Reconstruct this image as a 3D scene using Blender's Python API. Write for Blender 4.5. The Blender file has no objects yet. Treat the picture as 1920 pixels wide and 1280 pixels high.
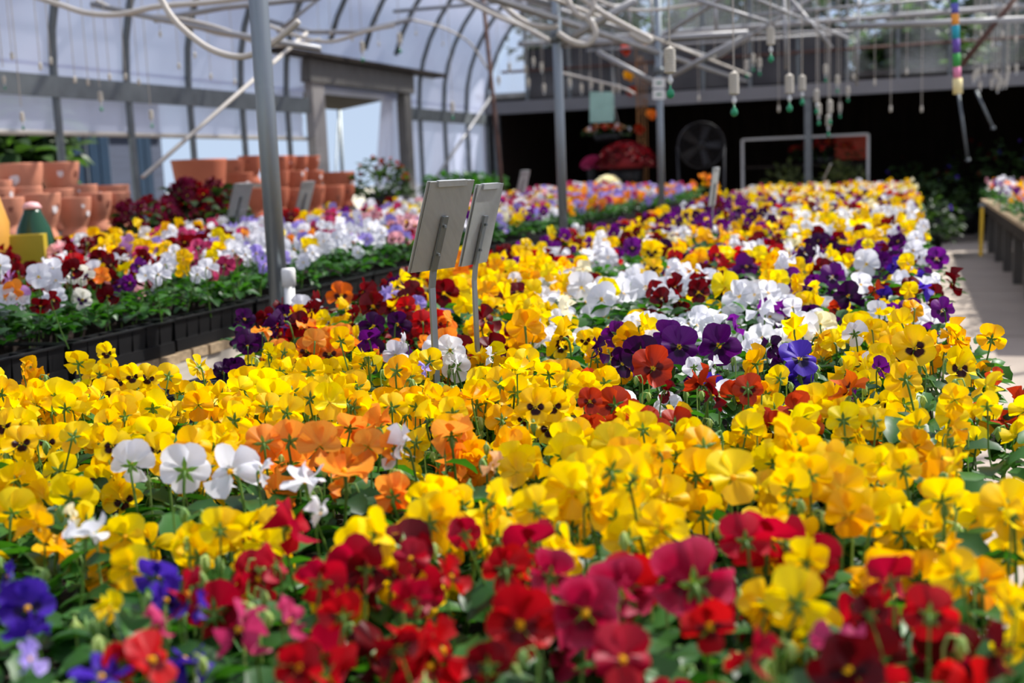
import bpy, math, random
import numpy as np
from mathutils import Vector, Matrix

# ------------------------------------------------------------------ camera
SC = bpy.context.scene
F = 2200.0
YAW, PITCH, ROLL = math.radians(18.7), math.radians(8.4), math.radians(2.3)
CAM = Vector((0.0, 0.0, 1.35))
_r0 = Vector((math.cos(YAW), math.sin(YAW), 0))
FWD = Vector((-math.sin(YAW) * math.cos(PITCH), math.cos(YAW) * math.cos(PITCH), -math.sin(PITCH)))
_u0 = _r0.cross(FWD)
RGT = _r0 * math.cos(ROLL) - _u0 * math.sin(ROLL)
UPV = _u0 * math.cos(ROLL) + _r0 * math.sin(ROLL)
cd = bpy.data.cameras.new('camera')
cd.sensor_width = 36.0
cd.lens = F / 1920.0 * 36.0
cd.clip_start = 0.05
cd.clip_end = 500
cd.dof.use_dof = True
cd.dof.focus_distance = 2.30
cd.dof.aperture_fstop = 3.5
cam = bpy.data.objects.new('camera', cd)
SC.collection.objects.link(cam)
M = Matrix((RGT, UPV, -FWD)).transposed().to_4x4()
M.translation = CAM
cam.matrix_world = M
SC.camera = cam

# ------------------------------------------------------------------ light
SC.view_settings.view_transform = 'Standard'
SC.view_settings.look = 'None'
SC.view_settings.exposure = 0.0
SC.view_settings.gamma = 1.0
SC.view_settings.use_curve_mapping = False
W = bpy.data.worlds.new('sky')
SC.world = W
W.use_nodes = True
nt = W.node_tree
nt.nodes.clear()
wo = nt.nodes.new('ShaderNodeOutputWorld')
wb = nt.nodes.new('ShaderNodeBackground')
tc = nt.nodes.new('ShaderNodeTexCoord')
sx = nt.nodes.new('ShaderNodeSeparateXYZ')
rp = nt.nodes.new('ShaderNodeValToRGB')
nt.links.new(tc.outputs['Generated'], sx.inputs[0])
nt.links.new(sx.outputs['Z'], rp.inputs['Fac'])
nt.links.new(rp.outputs['Color'], wb.inputs['Color'])
nt.links.new(wb.outputs[0], wo.inputs[0])
rp.color_ramp.elements[0].position = 0.0
rp.color_ramp.elements[0].color = (0.60, 0.74, 0.95, 1)
rp.color_ramp.elements[1].position = 0.75
rp.color_ramp.elements[1].color = (0.44, 0.56, 0.82, 1)
wb.inputs['Strength'].default_value = 0.95
SUN_DIR = Vector((0.50, 0.52, 0.92)).normalized()
sd = bpy.data.lights.new('sun', 'SUN')
sd.energy = 15.5
sd.angle = math.radians(1.2)
sd.color = (1.0, 0.95, 0.87)
sun = bpy.data.objects.new('sun', sd)
SC.collection.objects.link(sun)
sun.rotation_euler = SUN_DIR.to_track_quat('Z', 'Y').to_euler()
SC.cycles.max_bounces = 8
SC.cycles.diffuse_bounces = 3
SC.cycles.glossy_bounces = 2
SC.cycles.transmission_bounces = 6
SC.cycles.transparent_max_bounces = 12
SC.cycles.caustics_reflective = False
SC.cycles.caustics_refractive = False
SC.cycles.sample_clamp_indirect = 4.0

RND = random.Random(7)
COL = SC.collection


# ------------------------------------------------------------------ pixel helpers (1920 x 1280 frame)
def ray(px, py):
    return (FWD * F + RGT * (px - 960) - UPV * (py - 640)).normalized()


def at_z(px, py, z):
    d = ray(px, py)
    return CAM + d * ((z - CAM.z) / d.z)


def at_x(px, py, x):
    d = ray(px, py)
    return CAM + d * ((x - CAM.x) / d.x)


def at_y(px, py, y):
    d = ray(px, py)
    return CAM + d * ((y - CAM.y) / d.y)


def at_d(px, py, dep):
    d = ray(px, py)
    return CAM + d * (dep / d.dot(FWD))


def proj(p):
    d = Vector(p) - CAM
    z = d.dot(FWD)
    if z < 0.05:
        return None
    return 960 + F * d.dot(RGT) / z, 640 - F * d.dot(UPV) / z, z


# ------------------------------------------------------------------ materials
def lin(c):
    return tuple(((v / 255.0) / 12.92 if v / 255.0 <= 0.04045 else ((v / 255.0 + 0.055) / 1.055) ** 2.4) for v in c[:3]) + (1.0,)


def nodes_of(name):
    m = bpy.data.materials.new(name)
    m.use_nodes = True
    m.node_tree.nodes.clear()
    o = m.node_tree.nodes.new('ShaderNodeOutputMaterial')
    return m, m.node_tree, o


MATS = {}


def mat(name, rgb, rough=0.6, metal=0.0, var=0.15, scale=8.0, bump=0.0, spec=0.4, stretch=None):
    if name in MATS:
        return MATS[name]
    m, t, o = nodes_of(name)
    b = t.nodes.new('ShaderNodeBsdfPrincipled')
    b.inputs['Roughness'].default_value = rough
    b.inputs['Metallic'].default_value = metal
    b.inputs['Specular IOR Level'].default_value = spec
    t.links.new(b.outputs[0], o.inputs[0])
    c = t.nodes.new('ShaderNodeTexCoord')
    mp = t.nodes.new('ShaderNodeMapping')
    if stretch:
        mp.inputs['Scale'].default_value = stretch
    t.links.new(c.outputs['Object'], mp.inputs[0])
    n = t.nodes.new('ShaderNodeTexNoise')
    n.inputs['Scale'].default_value = scale
    n.inputs['Detail'].default_value = 5
    t.links.new(mp.outputs[0], n.inputs['Vector'])
    r = t.nodes.new('ShaderNodeValToRGB')
    l = lin(rgb)
    r.color_ramp.elements[0].position = 0.3
    r.color_ramp.elements[1].position = 0.7
    r.color_ramp.elements[0].color = tuple(max(0, v * (1 - var)) for v in l[:3]) + (1,)
    r.color_ramp.elements[1].color = tuple(min(1, v * (1 + var)) for v in l[:3]) + (1,)
    t.links.new(n.outputs['Fac'], r.inputs[0])
    t.links.new(r.outputs[0], b.inputs['Base Color'])
    if bump:
        bp = t.nodes.new('ShaderNodeBump')
        bp.inputs['Strength'].default_value = bump
        bp.inputs['Distance'].default_value = 0.01
        t.links.new(n.outputs['Fac'], bp.inputs['Height'])
        t.links.new(bp.outputs[0], b.inputs['Normal'])
    MATS[name] = m
    return m


def film_mat(name, rgb, clear):
    """milky greenhouse plastic: part clear, part scattering"""
    m, t, o = nodes_of(name)
    tr = t.nodes.new('ShaderNodeBsdfTransparent')
    tr.inputs[0].default_value = (0.96, 0.97, 1, 1)
    tl = t.nodes.new('ShaderNodeBsdfTranslucent')
    tl.inputs[0].default_value = lin(rgb)
    df = t.nodes.new('ShaderNodeBsdfDiffuse')
    df.inputs[0].default_value = lin(rgb)
    m1 = t.nodes.new('ShaderNodeMixShader')
    m1.inputs[0].default_value = 0.45
    t.links.new(tl.outputs[0], m1.inputs[1])
    t.links.new(df.outputs[0], m1.inputs[2])
    m2 = t.nodes.new('ShaderNodeMixShader')
    c = t.nodes.new('ShaderNodeTexCoord')
    n = t.nodes.new('ShaderNodeTexNoise')
    n.inputs['Scale'].default_value = 1.1
    n.inputs['Detail'].default_value = 3
    mr = t.nodes.new('ShaderNodeMapRange')
    mr.inputs['From Min'].default_value = 0.3
    mr.inputs['From Max'].default_value = 0.7
    mr.inputs['To Min'].default_value = 1 - clear - 0.12
    mr.inputs['To Max'].default_value = 1 - clear + 0.12
    t.links.new(c.outputs['Object'], n.inputs['Vector'])
    t.links.new(n.outputs['Fac'], mr.inputs[0])
    t.links.new(mr.outputs[0], m2.inputs[0])
    t.links.new(tr.outputs[0], m2.inputs[1])
    t.links.new(m1.outputs[0], m2.inputs[2])
    t.links.new(m2.outputs[0], o.inputs[0])
    return m


def leaf_mat(name, rgb, rgb2, gloss=0.42):
    m, t, o = nodes_of(name)
    at = t.nodes.new('ShaderNodeAttribute')
    at.attribute_name = 'rnd'
    oi = t.nodes.new('ShaderNodeObjectInfo')
    ad = t.nodes.new('ShaderNodeMath')
    ad.operation = 'ADD'
    fr = t.nodes.new('ShaderNodeMath')
    fr.operation = 'FRACT'
    t.links.new(at.outputs['Fac'], ad.inputs[0])
    t.links.new(oi.outputs['Random'], ad.inputs[1])
    t.links.new(ad.outputs[0], fr.inputs[0])
    mx = t.nodes.new('ShaderNodeMixRGB')
    mx.inputs[1].default_value = lin(rgb)
    mx.inputs[2].default_value = lin(rgb2)
    t.links.new(fr.outputs[0], mx.inputs[0])
    b = t.nodes.new('ShaderNodeBsdfPrincipled')
    b.inputs['Roughness'].default_value = gloss
    b.inputs['Specular IOR Level'].default_value = 0.35
    t.links.new(mx.outputs[0], b.inputs['Base Color'])
    tl = t.nodes.new('ShaderNodeBsdfTranslucent')
    br = t.nodes.new('ShaderNodeMixRGB')
    br.blend_type = 'MULTIPLY'
    br.inputs[0].default_value = 1
    br.inputs[2].default_value = (1.6, 1.9, 0.5, 1)
    t.links.new(mx.outputs[0], br.inputs[1])
    t.links.new(br.outputs[0], tl.inputs[0])
    ms = t.nodes.new('ShaderNodeMixShader')
    ms.inputs[0].default_value = 0.32
    t.links.new(b.outputs[0], ms.inputs[1])
    t.links.new(tl.outputs[0], ms.inputs[2])
    t.links.new(ms.outputs[0], o.inputs[0])
    return m


def petal_mat(name, a, b, lower=None, blotch=None, eye=(250, 200, 20), rim=None, trans=0.5):
    """a..b colour range between blooms; lower = hue of the lip petal; blotch = dark face"""
    m, t, o = nodes_of(name)
    N = t.nodes.new
    L = t.links.new

    def attr(n_):
        x = N('ShaderNodeAttribute')
        x.attribute_name = n_
        return x.outputs['Fac']

    def mixc(fac, c1, c2):
        x = N('ShaderNodeMixRGB')
        for i, v in ((0, fac), (1, c1), (2, c2)):
            if isinstance(v, (int, float)):
                x.inputs[i].default_value = v
            elif isinstance(v, tuple):
                x.inputs[i].default_value = v
            else:
                L(v, x.inputs[i])
        return x.outputs[0]

    def rng(v, lo, hi, o0=0.0, o1=1.0):
        x = N('ShaderNodeMapRange')
        x.inputs['From Min'].default_value = lo
        x.inputs['From Max'].default_value = hi
        x.inputs['To Min'].default_value = o0
        x.inputs['To Max'].default_value = o1
        L(v, x.inputs[0])
        return x.outputs[0]

    def mul(u, v):
        x = N('ShaderNodeMath')
        x.operation = 'MULTIPLY'
        L(u, x.inputs[0])
        L(v, x.inputs[1])
        return x.outputs[0]
    oi = N('ShaderNodeObjectInfo')
    ad = N('ShaderNodeMath')
    ad.operation = 'ADD'
    L(attr('rnd'), ad.inputs[0])
    L(oi.outputs['Random'], ad.inputs[1])
    fr = N('ShaderNodeMath')
    fr.operation = 'FRACT'
    L(ad.outputs[0], fr.inputs[0])
    c = mixc(fr.outputs[0], lin(a), lin(b))
    pf = attr('pf')
    pu = attr('pu')
    if lower:
        c = mixc(rng(pf, 0.55, 0.95, 0, 0.75), c, lin(lower))
    if rim:
        c = mixc(rng(pu, 0.72, 1.0, 0, 0.85), c, lin(rim))
    # fine veins running outward
    pv = attr('pv')
    w = N('ShaderNodeTexNoise')
    w.noise_dimensions = '1D'
    w.inputs['Scale'].default_value = 9.0
    L(pv, w.inputs['W'])
    dk = N('ShaderNodeMixRGB')
    dk.blend_type = 'MULTIPLY'
    L(rng(w.outputs['Fac'], 0.35, 0.65, 0.0, 0.22), dk.inputs[0])
    L(c, dk.inputs[1])
    L(c, dk.inputs[2])
    c = dk.outputs[0]
    if blotch:
        fac = mul(rng(pf, 0.2, 0.4), rng(pu, 0.56, 0.46))
        c = mixc(fac, c, lin(blotch))
    c = mixc(rng(pu, 0.16, 0.10), c, lin(eye))
    d = N('ShaderNodeBsdfDiffuse')
    tl = N('ShaderNodeBsdfTranslucent')
    L(c, d.inputs[0])
    L(c, tl.inputs[0])
    ms = N('ShaderNodeMixShader')
    ms.inputs[0].default_value = trans
    L(d.outputs[0], ms.inputs[1])
    L(tl.outputs[0], ms.inputs[2])
    g = N('ShaderNodeBsdfGlossy')
    g.inputs['Roughness'].default_value = 0.45
    g.inputs['Color'].default_value = (0.9, 0.9, 0.9, 1)
    m2 = N('ShaderNodeMixShader')
    m2.inputs[0].default_value = 0.015
    L(ms.outputs[0], m2.inputs[1])
    L(g.outputs[0], m2.inputs[2])
    L(m2.outputs[0], o.inputs[0])
    return m


# ------------------------------------------------------------------ mesh helpers
def new_mesh(name, verts, faces, mats=(), midx=None, smooth=False, attrs=None):
    me = bpy.data.meshes.new(name)
    me.from_pydata([tuple(v) for v in verts], [], faces)
    for m in mats:
        me.materials.append(m)
    if midx is not None:
        me.polygons.foreach_set('material_index', midx)
    if smooth:
        me.polygons.foreach_set('use_smooth', [True] * len(me.polygons))
    if attrs:
        for k, v in attrs.items():
            at = me.attributes.new(k, 'FLOAT', 'POINT')
            at.data.foreach_set('value', np.asarray(v, dtype=np.float32))
    me.update()
    return me


class MB:
    def __init__(self):
        self.v, self.f = [], []

    def box(self, c, s, rot=None):
        n = len(self.v)
        for z in (-.5, .5):
            for y in (-.5, .5):
                for x in (-.5, .5):
                    p = Vector((x * s[0], y * s[1], z * s[2]))
                    if rot is not None:
                        p = rot @ p
                    self.v.append(p + Vector(c))
        self.f += [tuple(n + i for i in q) for q in ((0, 2, 3, 1), (4, 5, 7, 6), (0, 1, 5, 4), (2, 6, 7, 3), (0, 4, 6, 2), (1, 3, 7, 5))]
        return self

    def tube(self, pts, r, seg=8, caps=True):
        pts = [Vector(p) for p in pts]
        rs = r if isinstance(r, (list, tuple)) else [r] * len(pts)
        n0 = len(self.v)
        ref = None
        for i, p in enumerate(pts):
            d = (pts[min(i + 1, len(pts) - 1)] - pts[max(i - 1, 0)])
            d = d.normalized() if d.length > 1e-9 else Vector((0, 0, 1))
            if ref is None:
                ref = d.orthogonal().normalized()
            ref = (ref - d * ref.dot(d))
            ref = ref.normalized() if ref.length > 1e-6 else d.orthogonal().normalized()
            b = d.cross(ref)
            for k in range(seg):
                a = 2 * math.pi * k / seg
                self.v.append(p + (ref * math.cos(a) + b * math.sin(a)) * rs[i])
        for i in range(len(pts) - 1):
            for k in range(seg):
                a = n0 + i * seg + k
                c = n0 + i * seg + (k + 1) % seg
                self.f.append((a, c, c + seg, a + seg))
        if caps:
            self.f.append(tuple(n0 + k for k in reversed(range(seg))))
            self.f.append(tuple(n0 + (len(pts) - 1) * seg + k for k in range(seg)))
        return self

    def lathe(self, prof, seg=20, c=(0, 0, 0), close=True):
        n0 = len(self.v)
        for r, z in prof:
            for k in range(seg):
                a = 2 * math.pi * k / seg
                self.v.append(Vector((c[0] + r * math.cos(a), c[1] + r * math.sin(a), c[2] + z)))
        for i in range(len(prof) - 1):
            for k in range(seg):
                a = n0 + i * seg + k
                b = n0 + i * seg + (k + 1) % seg
                self.f.append((a, b, b + seg, a + seg))
        if close:
            self.f.append(tuple(n0 + k for k in reversed(range(seg))))
            self.f.append(tuple(n0 + (len(prof) - 1) * seg + k for k in range(seg)))
        return self

    def quad(self, a, b, c, d):
        n = len(self.v)
        self.v += [Vector(a), Vector(b), Vector(c), Vector(d)]
        self.f.append((n, n + 1, n + 2, n + 3))
        return self

    def slab(self, a, b, c, d, th):
        """a quad given thickness along its normal"""
        a, b, c, d = (Vector(p) for p in (a, b, c, d))
        nrm = (b - a).cross(d - a).normalized() * th * 0.5
        n = len(self.v)
        self.v += [p - nrm for p in (a, b, c, d)] + [p + nrm for p in (a, b, c, d)]
        self.f += [tuple(n + i for i in q) for q in ((0, 3, 2, 1), (4, 5, 6, 7), (0, 1, 5, 4), (1, 2, 6, 5), (2, 3, 7, 6), (3, 0, 4, 7))]
        return self

    def mesh(self, name, m, smooth=False):
        return new_mesh(name, self.v, self.f, (m,), None, smooth)

    def build(self, name, m, parent=None, smooth=False, loc=None):
        return link(name, self.mesh(name, m, smooth), parent, loc)


def link(name, me, parent=None, loc=None, rz=0.0, sc=None, rot=None):
    o = bpy.data.objects.new(name, me)
    COL.objects.link(o)
    if parent is not None:
        o.parent = parent
    if loc is not None:
        o.location = loc
    if rot is not None:
        o.rotation_euler = rot
    elif rz:
        o.rotation_euler = (0, 0, rz)
    if sc is not None:
        o.scale = (sc, sc, sc) if isinstance(sc, (int, float)) else sc
    return o


def tag(o, label, cat, group=None, kind=None):
    o['label'] = label
    o['category'] = cat
    if group:
        o['group'] = group
    if kind:
        o['kind'] = kind
    return o


def thing(name, label, cat, loc=(0, 0, 0), rz=0.0, group=None):
    o = link(name, None, None, loc, rz)
    return tag(o, label, cat, group)


def struct(o, label, cat):
    return tag(o, label, cat, None, 'structure')


def smooth_path(pts, n=5):
    """Catmull-Rom through the points"""
    P = [Vector(p) for p in pts]
    P = [P[0] * 2 - P[1]] + P + [P[-1] * 2 - P[-2]]
    out = []
    for i in range(1, len(P) - 2):
        for k in range(n):
            t = k / n
            a, b, c, d = P[i - 1], P[i], P[i + 1], P[i + 2]
            out.append(0.5 * ((2 * b) + (c - a) * t + (2 * a - 5 * b + 4 * c - d) * t * t + (3 * b - a - 3 * c + d) * t ** 3))
    out.append(P[-2])
    return out


# ------------------------------------------------------------------ shared materials
STEEL = mat('galvanised_steel', (128, 136, 141), 0.42, 0.75, 0.12, 14, 0, 0.5, (1, 1, 0.15))
STEEL_D = mat('dull_steel', (104, 110, 112), 0.5, 0.5, 0.15, 8)
ALU = mat('brushed_aluminium', (160, 164, 163), 0.45, 0.35, 0.06, 30, 0.05, 0.5, (6, 1, 0.3))
PIPE = mat('grey_pipe', (150, 150, 150), 0.5, 0.45, 0.1, 6)
HOSE = mat('pale_hose', (184, 178, 168), 0.55, 0, 0.06, 6)
PVC = mat('white_pvc', (226, 226, 222), 0.4, 0, 0.04, 6)
WOOD = mat('weathered_wood', (172, 150, 120), 0.8, 0, 0.28, 9, 0.3, 0.2, (1, 6, 6))
WOOD_W = mat('whitewashed_wood', (206, 196, 180), 0.8, 0, 0.12, 7, 0.2, 0.2, (6, 0.6, 6))
WOOD_G = mat('grey_timber', (104, 102, 98), 0.8, 0, 0.2, 6, 0.2, 0.2, (5, 5, 0.6))
WOOD_J = mat('grey_white_timber', (150, 146, 142), 0.8, 0, 0.18, 6, 0.2, 0.2, (5, 5, 0.6))
WOOD_D = mat('dark_timber', (52, 46, 40), 0.85, 0, 0.25, 6, 0.2, 0.2)
BLACK = mat('black_plastic', (22, 22, 23), 0.45, 0, 0.15, 8)
SOIL = mat('potting_soil', (42, 32, 26), 0.95, 0, 0.4, 60, 0.6)
CONC = mat('concrete', (172, 160, 147), 0.85, 0, 0.09, 2.2, 0.15, 0.2)
TERRA = mat('terracotta', (196, 130, 102), 0.75, 0, 0.1, 5, 0.1, 0.3)
TERRA_D = mat('dark_terracotta', (176, 100, 72), 0.75, 0, 0.1, 5, 0.1, 0.3)
STICK_W = mat('pale_smudge', (214, 206, 204), 0.6)
STICK_D = mat('dark_smudge', (120, 66, 48), 0.7)
RUST = mat('rusty_iron', (82, 58, 50), 0.75, 0.2, 0.3, 12, 0.2)
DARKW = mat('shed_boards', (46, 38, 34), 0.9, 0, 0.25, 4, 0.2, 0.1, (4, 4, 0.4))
GREY_P = mat('grey_sheet', (112, 112, 114), 0.6, 0.1, 0.08, 2)
LEAF = leaf_mat('pansy_leaf', (28, 66, 26), (62, 112, 40))
LEAF_D = leaf_mat('dark_leaf', (34, 52, 30), (58, 82, 44), 0.5)
SEPAL = leaf_mat('sepal_green', (78, 112, 44), (112, 146, 66), 0.45)
BUDM = leaf_mat('bud_green', (116, 152, 84), (176, 190, 116), 0.45)
FILM = film_mat('milky_film', (200, 204, 224), 0.17)
FILM_R = film_mat('roof_film', (182, 182, 198), 0.46)
CLEAR = film_mat('clear_film', (160, 164, 170), 0.92)

PET = {
    'yellow': petal_mat('yellow_petal', (255, 236, 0), (254, 208, 0), (254, 196, 0)),
    'yellow_face': petal_mat('yellow_blotched_petal', (255, 228, 0), (254, 208, 0), None, (52, 8, 10)),
    'gold': petal_mat('golden_petal', (253, 202, 0), (250, 184, 0), (246, 164, 4)),
    'orange': petal_mat('orange_petal', (253, 146, 34), (254, 174, 66), (250, 122, 18), None, (250, 150, 10)),
    'orange_face': petal_mat('orange_blotched_petal', (240, 130, 20), (228, 110, 16), None, (70, 12, 8)),
    'apricot': petal_mat('apricot_petal', (250, 196, 140), (250, 206, 160)),
    'white': petal_mat('white_petal', (246, 246, 250), (240, 240, 246)),
    'white_face': petal_mat('white_blotched_petal', (244, 244, 240), (240, 236, 220), None, (70, 24, 90)),
    'cream': petal_mat('cream_petal', (246, 238, 196), (248, 242, 214)),
    'crimson': petal_mat('crimson_petal', (190, 8, 34), (178, 10, 54), (200, 16, 26), None, (236, 168, 20)),
    'magenta': petal_mat('magenta_crimson_petal', (188, 20, 72), (176, 14, 58), None, (110, 4, 30), (236, 180, 30), (206, 60, 100)),
    'dark_red': petal_mat('dark_red_petal', (128, 6, 18), (104, 4, 16), None, (52, 2, 8)),
    'red': petal_mat('scarlet_petal', (206, 20, 22), (190, 12, 30), None, (110, 4, 12)),
    'red_orange': petal_mat('rust_red_petal', (204, 72, 28), (190, 50, 20), None, (96, 10, 8)),
    'purple': petal_mat('purple_petal', (124, 24, 146), (104, 14, 118), None, (54, 8, 62)),
    'dark_purple': petal_mat('dark_purple_petal', (70, 10, 80), (52, 6, 60), None, (26, 4, 32)),
    'violet': petal_mat('violet_blue_petal', (84, 52, 186), (70, 36, 160), None, (30, 14, 70)),
    'lavender': petal_mat('lavender_petal', (168, 150, 226), (186, 170, 232)),
    'lilac': petal_mat('lilac_petal', (206, 140, 206), (214, 160, 214)),
    'plum': petal_mat('plum_petal', (132, 18, 64), (104, 10, 40), None, (60, 4, 24)),
    'rose': petal_mat('rose_petal', (206, 56, 112), (214, 84, 132), None, (100, 8, 40)),
    'pink': petal_mat('pale_pink_petal', (240, 176, 186), (244, 198, 200), None, (110, 20, 50)),
}
CID = {k: i for i, k in enumerate(PET)}
WORDS = {
    'yellow': 'plain yellow', 'yellow_face': 'yellow dark-faced', 'gold': 'golden yellow', 'orange': 'bright orange', 'orange_face': 'orange dark-faced',
    'apricot': 'pale apricot', 'white': 'white', 'white_face': 'white dark-faced', 'cream': 'cream', 'crimson': 'crimson', 'magenta': 'magenta crimson',
    'dark_red': 'dark maroon-red', 'red': 'scarlet red', 'red_orange': 'rust red', 'purple': 'purple', 'dark_purple': 'very dark purple', 'violet': 'violet blue',
    'lavender': 'pale lavender', 'lilac': 'lilac', 'plum': 'plum', 'rose': 'rose pink', 'pink': 'pale pink'}

# ================================================================== THE SETTING
XL, XR, YB = -6.5, 2.0, 18.4        # side walls and far gable
XC = (XL + XR) / 2
AW = (XR - XL) / 2                  # half width of the arch
ZS, AH = 2.3, 2.8                   # spring line and rise of the arch
RIB0, RIBD = 8.0, 0.945


def arch(t):
    """t 0..1 from the west spring to the east spring"""
    a = math.pi * (1 - t)
    return XC + AW * math.cos(a), ZS + AH * math.sin(a)


fl = MB()
NX, NY = 4, 9
struct(link('floor', new_mesh('floor', [(-7, -3, -.02), (2.6, -3, -.02), (2.6, YB + 7, -.02), (-7, YB + 7, -.02)], [(0, 1, 2, 3)], (CONC,))),
       'pale concrete slab floor of the greenhouse aisle', 'floor')
floor_o = bpy.data.objects['floor']
slab_me = MB().box((0, 0, 0), (2.36, 3.0, .04)).mesh('floor_slab', CONC)
for i in range(4):
    for j in range(10):
        link('floor_slab', slab_me, floor_o, (-5.8 + i * 2.4, -1.5 + j * 3.03, -.018))
GRAVEL = mat('outdoor_ground', (150, 146, 132), 0.95, 0, 0.25, 3, 0.3)
struct(link('ground', new_mesh('ground', [(-90, -40, -.06), (60, -40, -.06), (60, 120, -.06), (-90, 120, -.06)], [(0, 1, 2, 3)], (GRAVEL,))),
       'pale gravel ground around the greenhouse', 'ground')

# roof film over the hoops
ceil_o = struct(link('ceiling', None), 'arched roof of steel hoops under translucent plastic film', 'roof')
v, f = [], []
ys = [-2.5 + k * (YB + 2.5) / 22 for k in range(23)]
NA = 28
for y in ys:
    for k in range(NA + 1):
        x, z = arch(k / NA)
        n = Vector(((x - XC) / AW, 0, (z - ZS) / AH))
        v.append((x + n.x * .03, y, z + n.z * .03))
for j in range(len(ys) - 1):
    for k in range(NA):
        a = j * (NA + 1) + k
        f.append((a, a + 1, a + NA + 2, a + NA + 1))
link('roof_film', new_mesh('roof_film', v, f, (FILM_R, FILM), [1 if (i % NA) < 9 else 0 for i in range(len(f))], True), ceil_o)
hb = MB()
hp = [(XL, 0, 0), (XL, 0, 1.2)] + [(arch(k / 30)[0], 0, arch(k / 30)[1]) for k in range(31)] + [(XR, 0, 1.2), (XR, 0, 0)]
hb.tube(hp, 0.032, 8)
hoop_me = hb.mesh('hoop', STEEL_D, True)
ribs = [RIB0 + RIBD * k for k in range(-9, 12)]
DY0, DY1 = at_x(600, 175, XL).y, at_x(748, 165, XL).y      # doorway
hp2 = [(arch(k / 30)[0], 0, arch(k / 30)[1]) for k in range(2, 31)] + [(XR, 0, 1.2), (XR, 0, 0)]
hoop_short = MB().tube(hp2, 0.032, 8).mesh('hoop', STEEL_D, True)
for y in ribs:
    link('hoop', hoop_short if DY0 - .3 < y < DY1 + .1 else hoop_me, ceil_o, (0, y, 0))
for t in (0.17, 0.3, 0.5, 0.7, 0.83):
    x, z = arch(t)
    MB().tube([(x, -2.4, z - .04), (x, YB, z - .04)], 0.017, 6).build('purlin', PIPE, ceil_o, True)

# west wall: hip board, milky curtain, open strip below
wl = struct(link('wall_west', None), 'side wall of steel hoops with grey hip board and milky plastic curtain', 'wall')
DY0, DY1 = at_x(600, 175, XL).y, at_x(748, 165, XL).y      # doorway


def wall_film(name, y0, y1, z0, z1, m, x=XL - .035, parent=wl, n=14, sag=.02):
    r = random.Random(int(y0 * 10))
    v, f = [], []
    for i in range(n + 1):
        y = y0 + (y1 - y0) * i / n
        for k in range(4):
            z = z0 + (z1 - z0) * k / 3
            v.append((x + r.uniform(-sag, sag) * .5, y, z + (r.uniform(-sag, sag) if k == 0 else 0)))
    for i in range(n):
        for k in range(3):
            a = i * 4 + k
            f.append((a, a + 4, a + 5, a + 1))
    return link(name, new_mesh(name, v, f, (m,), None, True), parent)


wall_film('film_panel', -2, DY0 - .35, 2.15, 2.33, FILM)
wall_film('film_curtain', -2, DY0 - .35, 1.78, 2.1, FILM, XL - .06)
wall_film('film_panel', DY1 + .2, YB, 0.0, 2.33, FILM)
MB().box((XL + .03, (-2 + DY0 - .35) / 2, 2.14), (.03, DY0 + 1.65, .17)).build('hip_board', STEEL_D, wl)
MB().box((XL + .03, (DY1 + .2 + YB) / 2, 2.14), (.03, YB - DY1 - .2, .17)).build('hip_board', STEEL_D, wl)
MB().tube([(XL - .03, -2, 1.775), (XL - .03, DY0 - .35, 1.775)], .022, 8).build('curtain_roller', HOSE, wl, True)
MB().box((XL, (-2 + DY0 - .3) / 2, .45), (.03, DY0 + 1.7, .9)).build('kick_board', WOOD_G, wl)

# doorway
dr = struct(link('door_1', None), 'open timber doorway through the plastic wall', 'door')
zt = 2.42
MB().box((XL + .02, DY0 - .17, zt / 2), (.10, .30, zt)).build('jamb', WOOD_J, dr)
MB().box((XL + .02, DY1 + .10, zt / 2), (.12, .22, zt)).build('jamb', WOOD_G, dr)
MB().box((XL + .03, (DY0 + DY1) / 2 - .05, zt + .12), (.14, DY1 - DY0 + .7, .26)).build('lintel', WOOD_G, dr)
MB().box((XL + .10, (DY0 + DY1) / 2 + .05, zt + .28), (.22, DY1 - DY0 + 2.4, .05)).build('rain_cap', WOOD_D, dr)
MB().slab((XL - .9, DY0 - .1, 2.26), (XL - .05, DY0 - .1, 2.38), (XL - .05, DY1, 2.38), (XL - .9, DY1, 2.26), .06).build('awning', WOOD_D, dr)
# gathered strip curtain in the doorway
v, f = [], []
for i in range(13):
    for k in range(6):
        zz = 2.35 * k / 5
        wdt = 1.15 - .75 * (k / 5)
        yy = DY1 - wdt * (1 - i / 12)
        v.append((XL - .08 + .05 * math.sin(i * 1.7), yy, zz + .02))
for i in range(12):
    for k in range(5):
        a = i * 6 + k
        f.append((a, a + 6, a + 7, a + 1))
link('door_curtain', new_mesh('door_curtain', v, f, (FILM,), None, True), dr)

# east wall
we = struct(link('wall_east', None), 'far side wall of hoops and milky film beside the narrow bench', 'wall')
wall_film('film_panel', -2, YB, 0.9, 2.33, FILM, XR + .035, we)
MB().box((XR - .03, (YB - 2) / 2, .45), (.03, YB + 2, .9)).build('kick_board', WOOD_D, we)

# far gable above the shed opening
wn = struct(link('wall_north', None), 'gable end of grey sheets and clear panes above the dark shed opening', 'wall')
HZ0, HZ1 = 2.22, 2.42
MB().box(((XL + XR) / 2, YB, (HZ0 + HZ1) / 2), (XR - XL, .12, HZ1 - HZ0)).build('header_beam', GREY_P, wn)
MB().tube([(XL + .3, YB - .06, 2.88), (XR - .1, YB - .06, 2.88)], .022, 6).build('rail', RUST, wn)
MB().tube([(XL + .6, YB - .06, 3.3), (XR - .3, YB - .06, 3.3)], .045, 6).build('rail', PIPE, wn)


def arch_z(x):
    q = max(0.0, 1 - ((x - XC) / AW) ** 2)
    return ZS + AH * math.sqrt(q)


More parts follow.
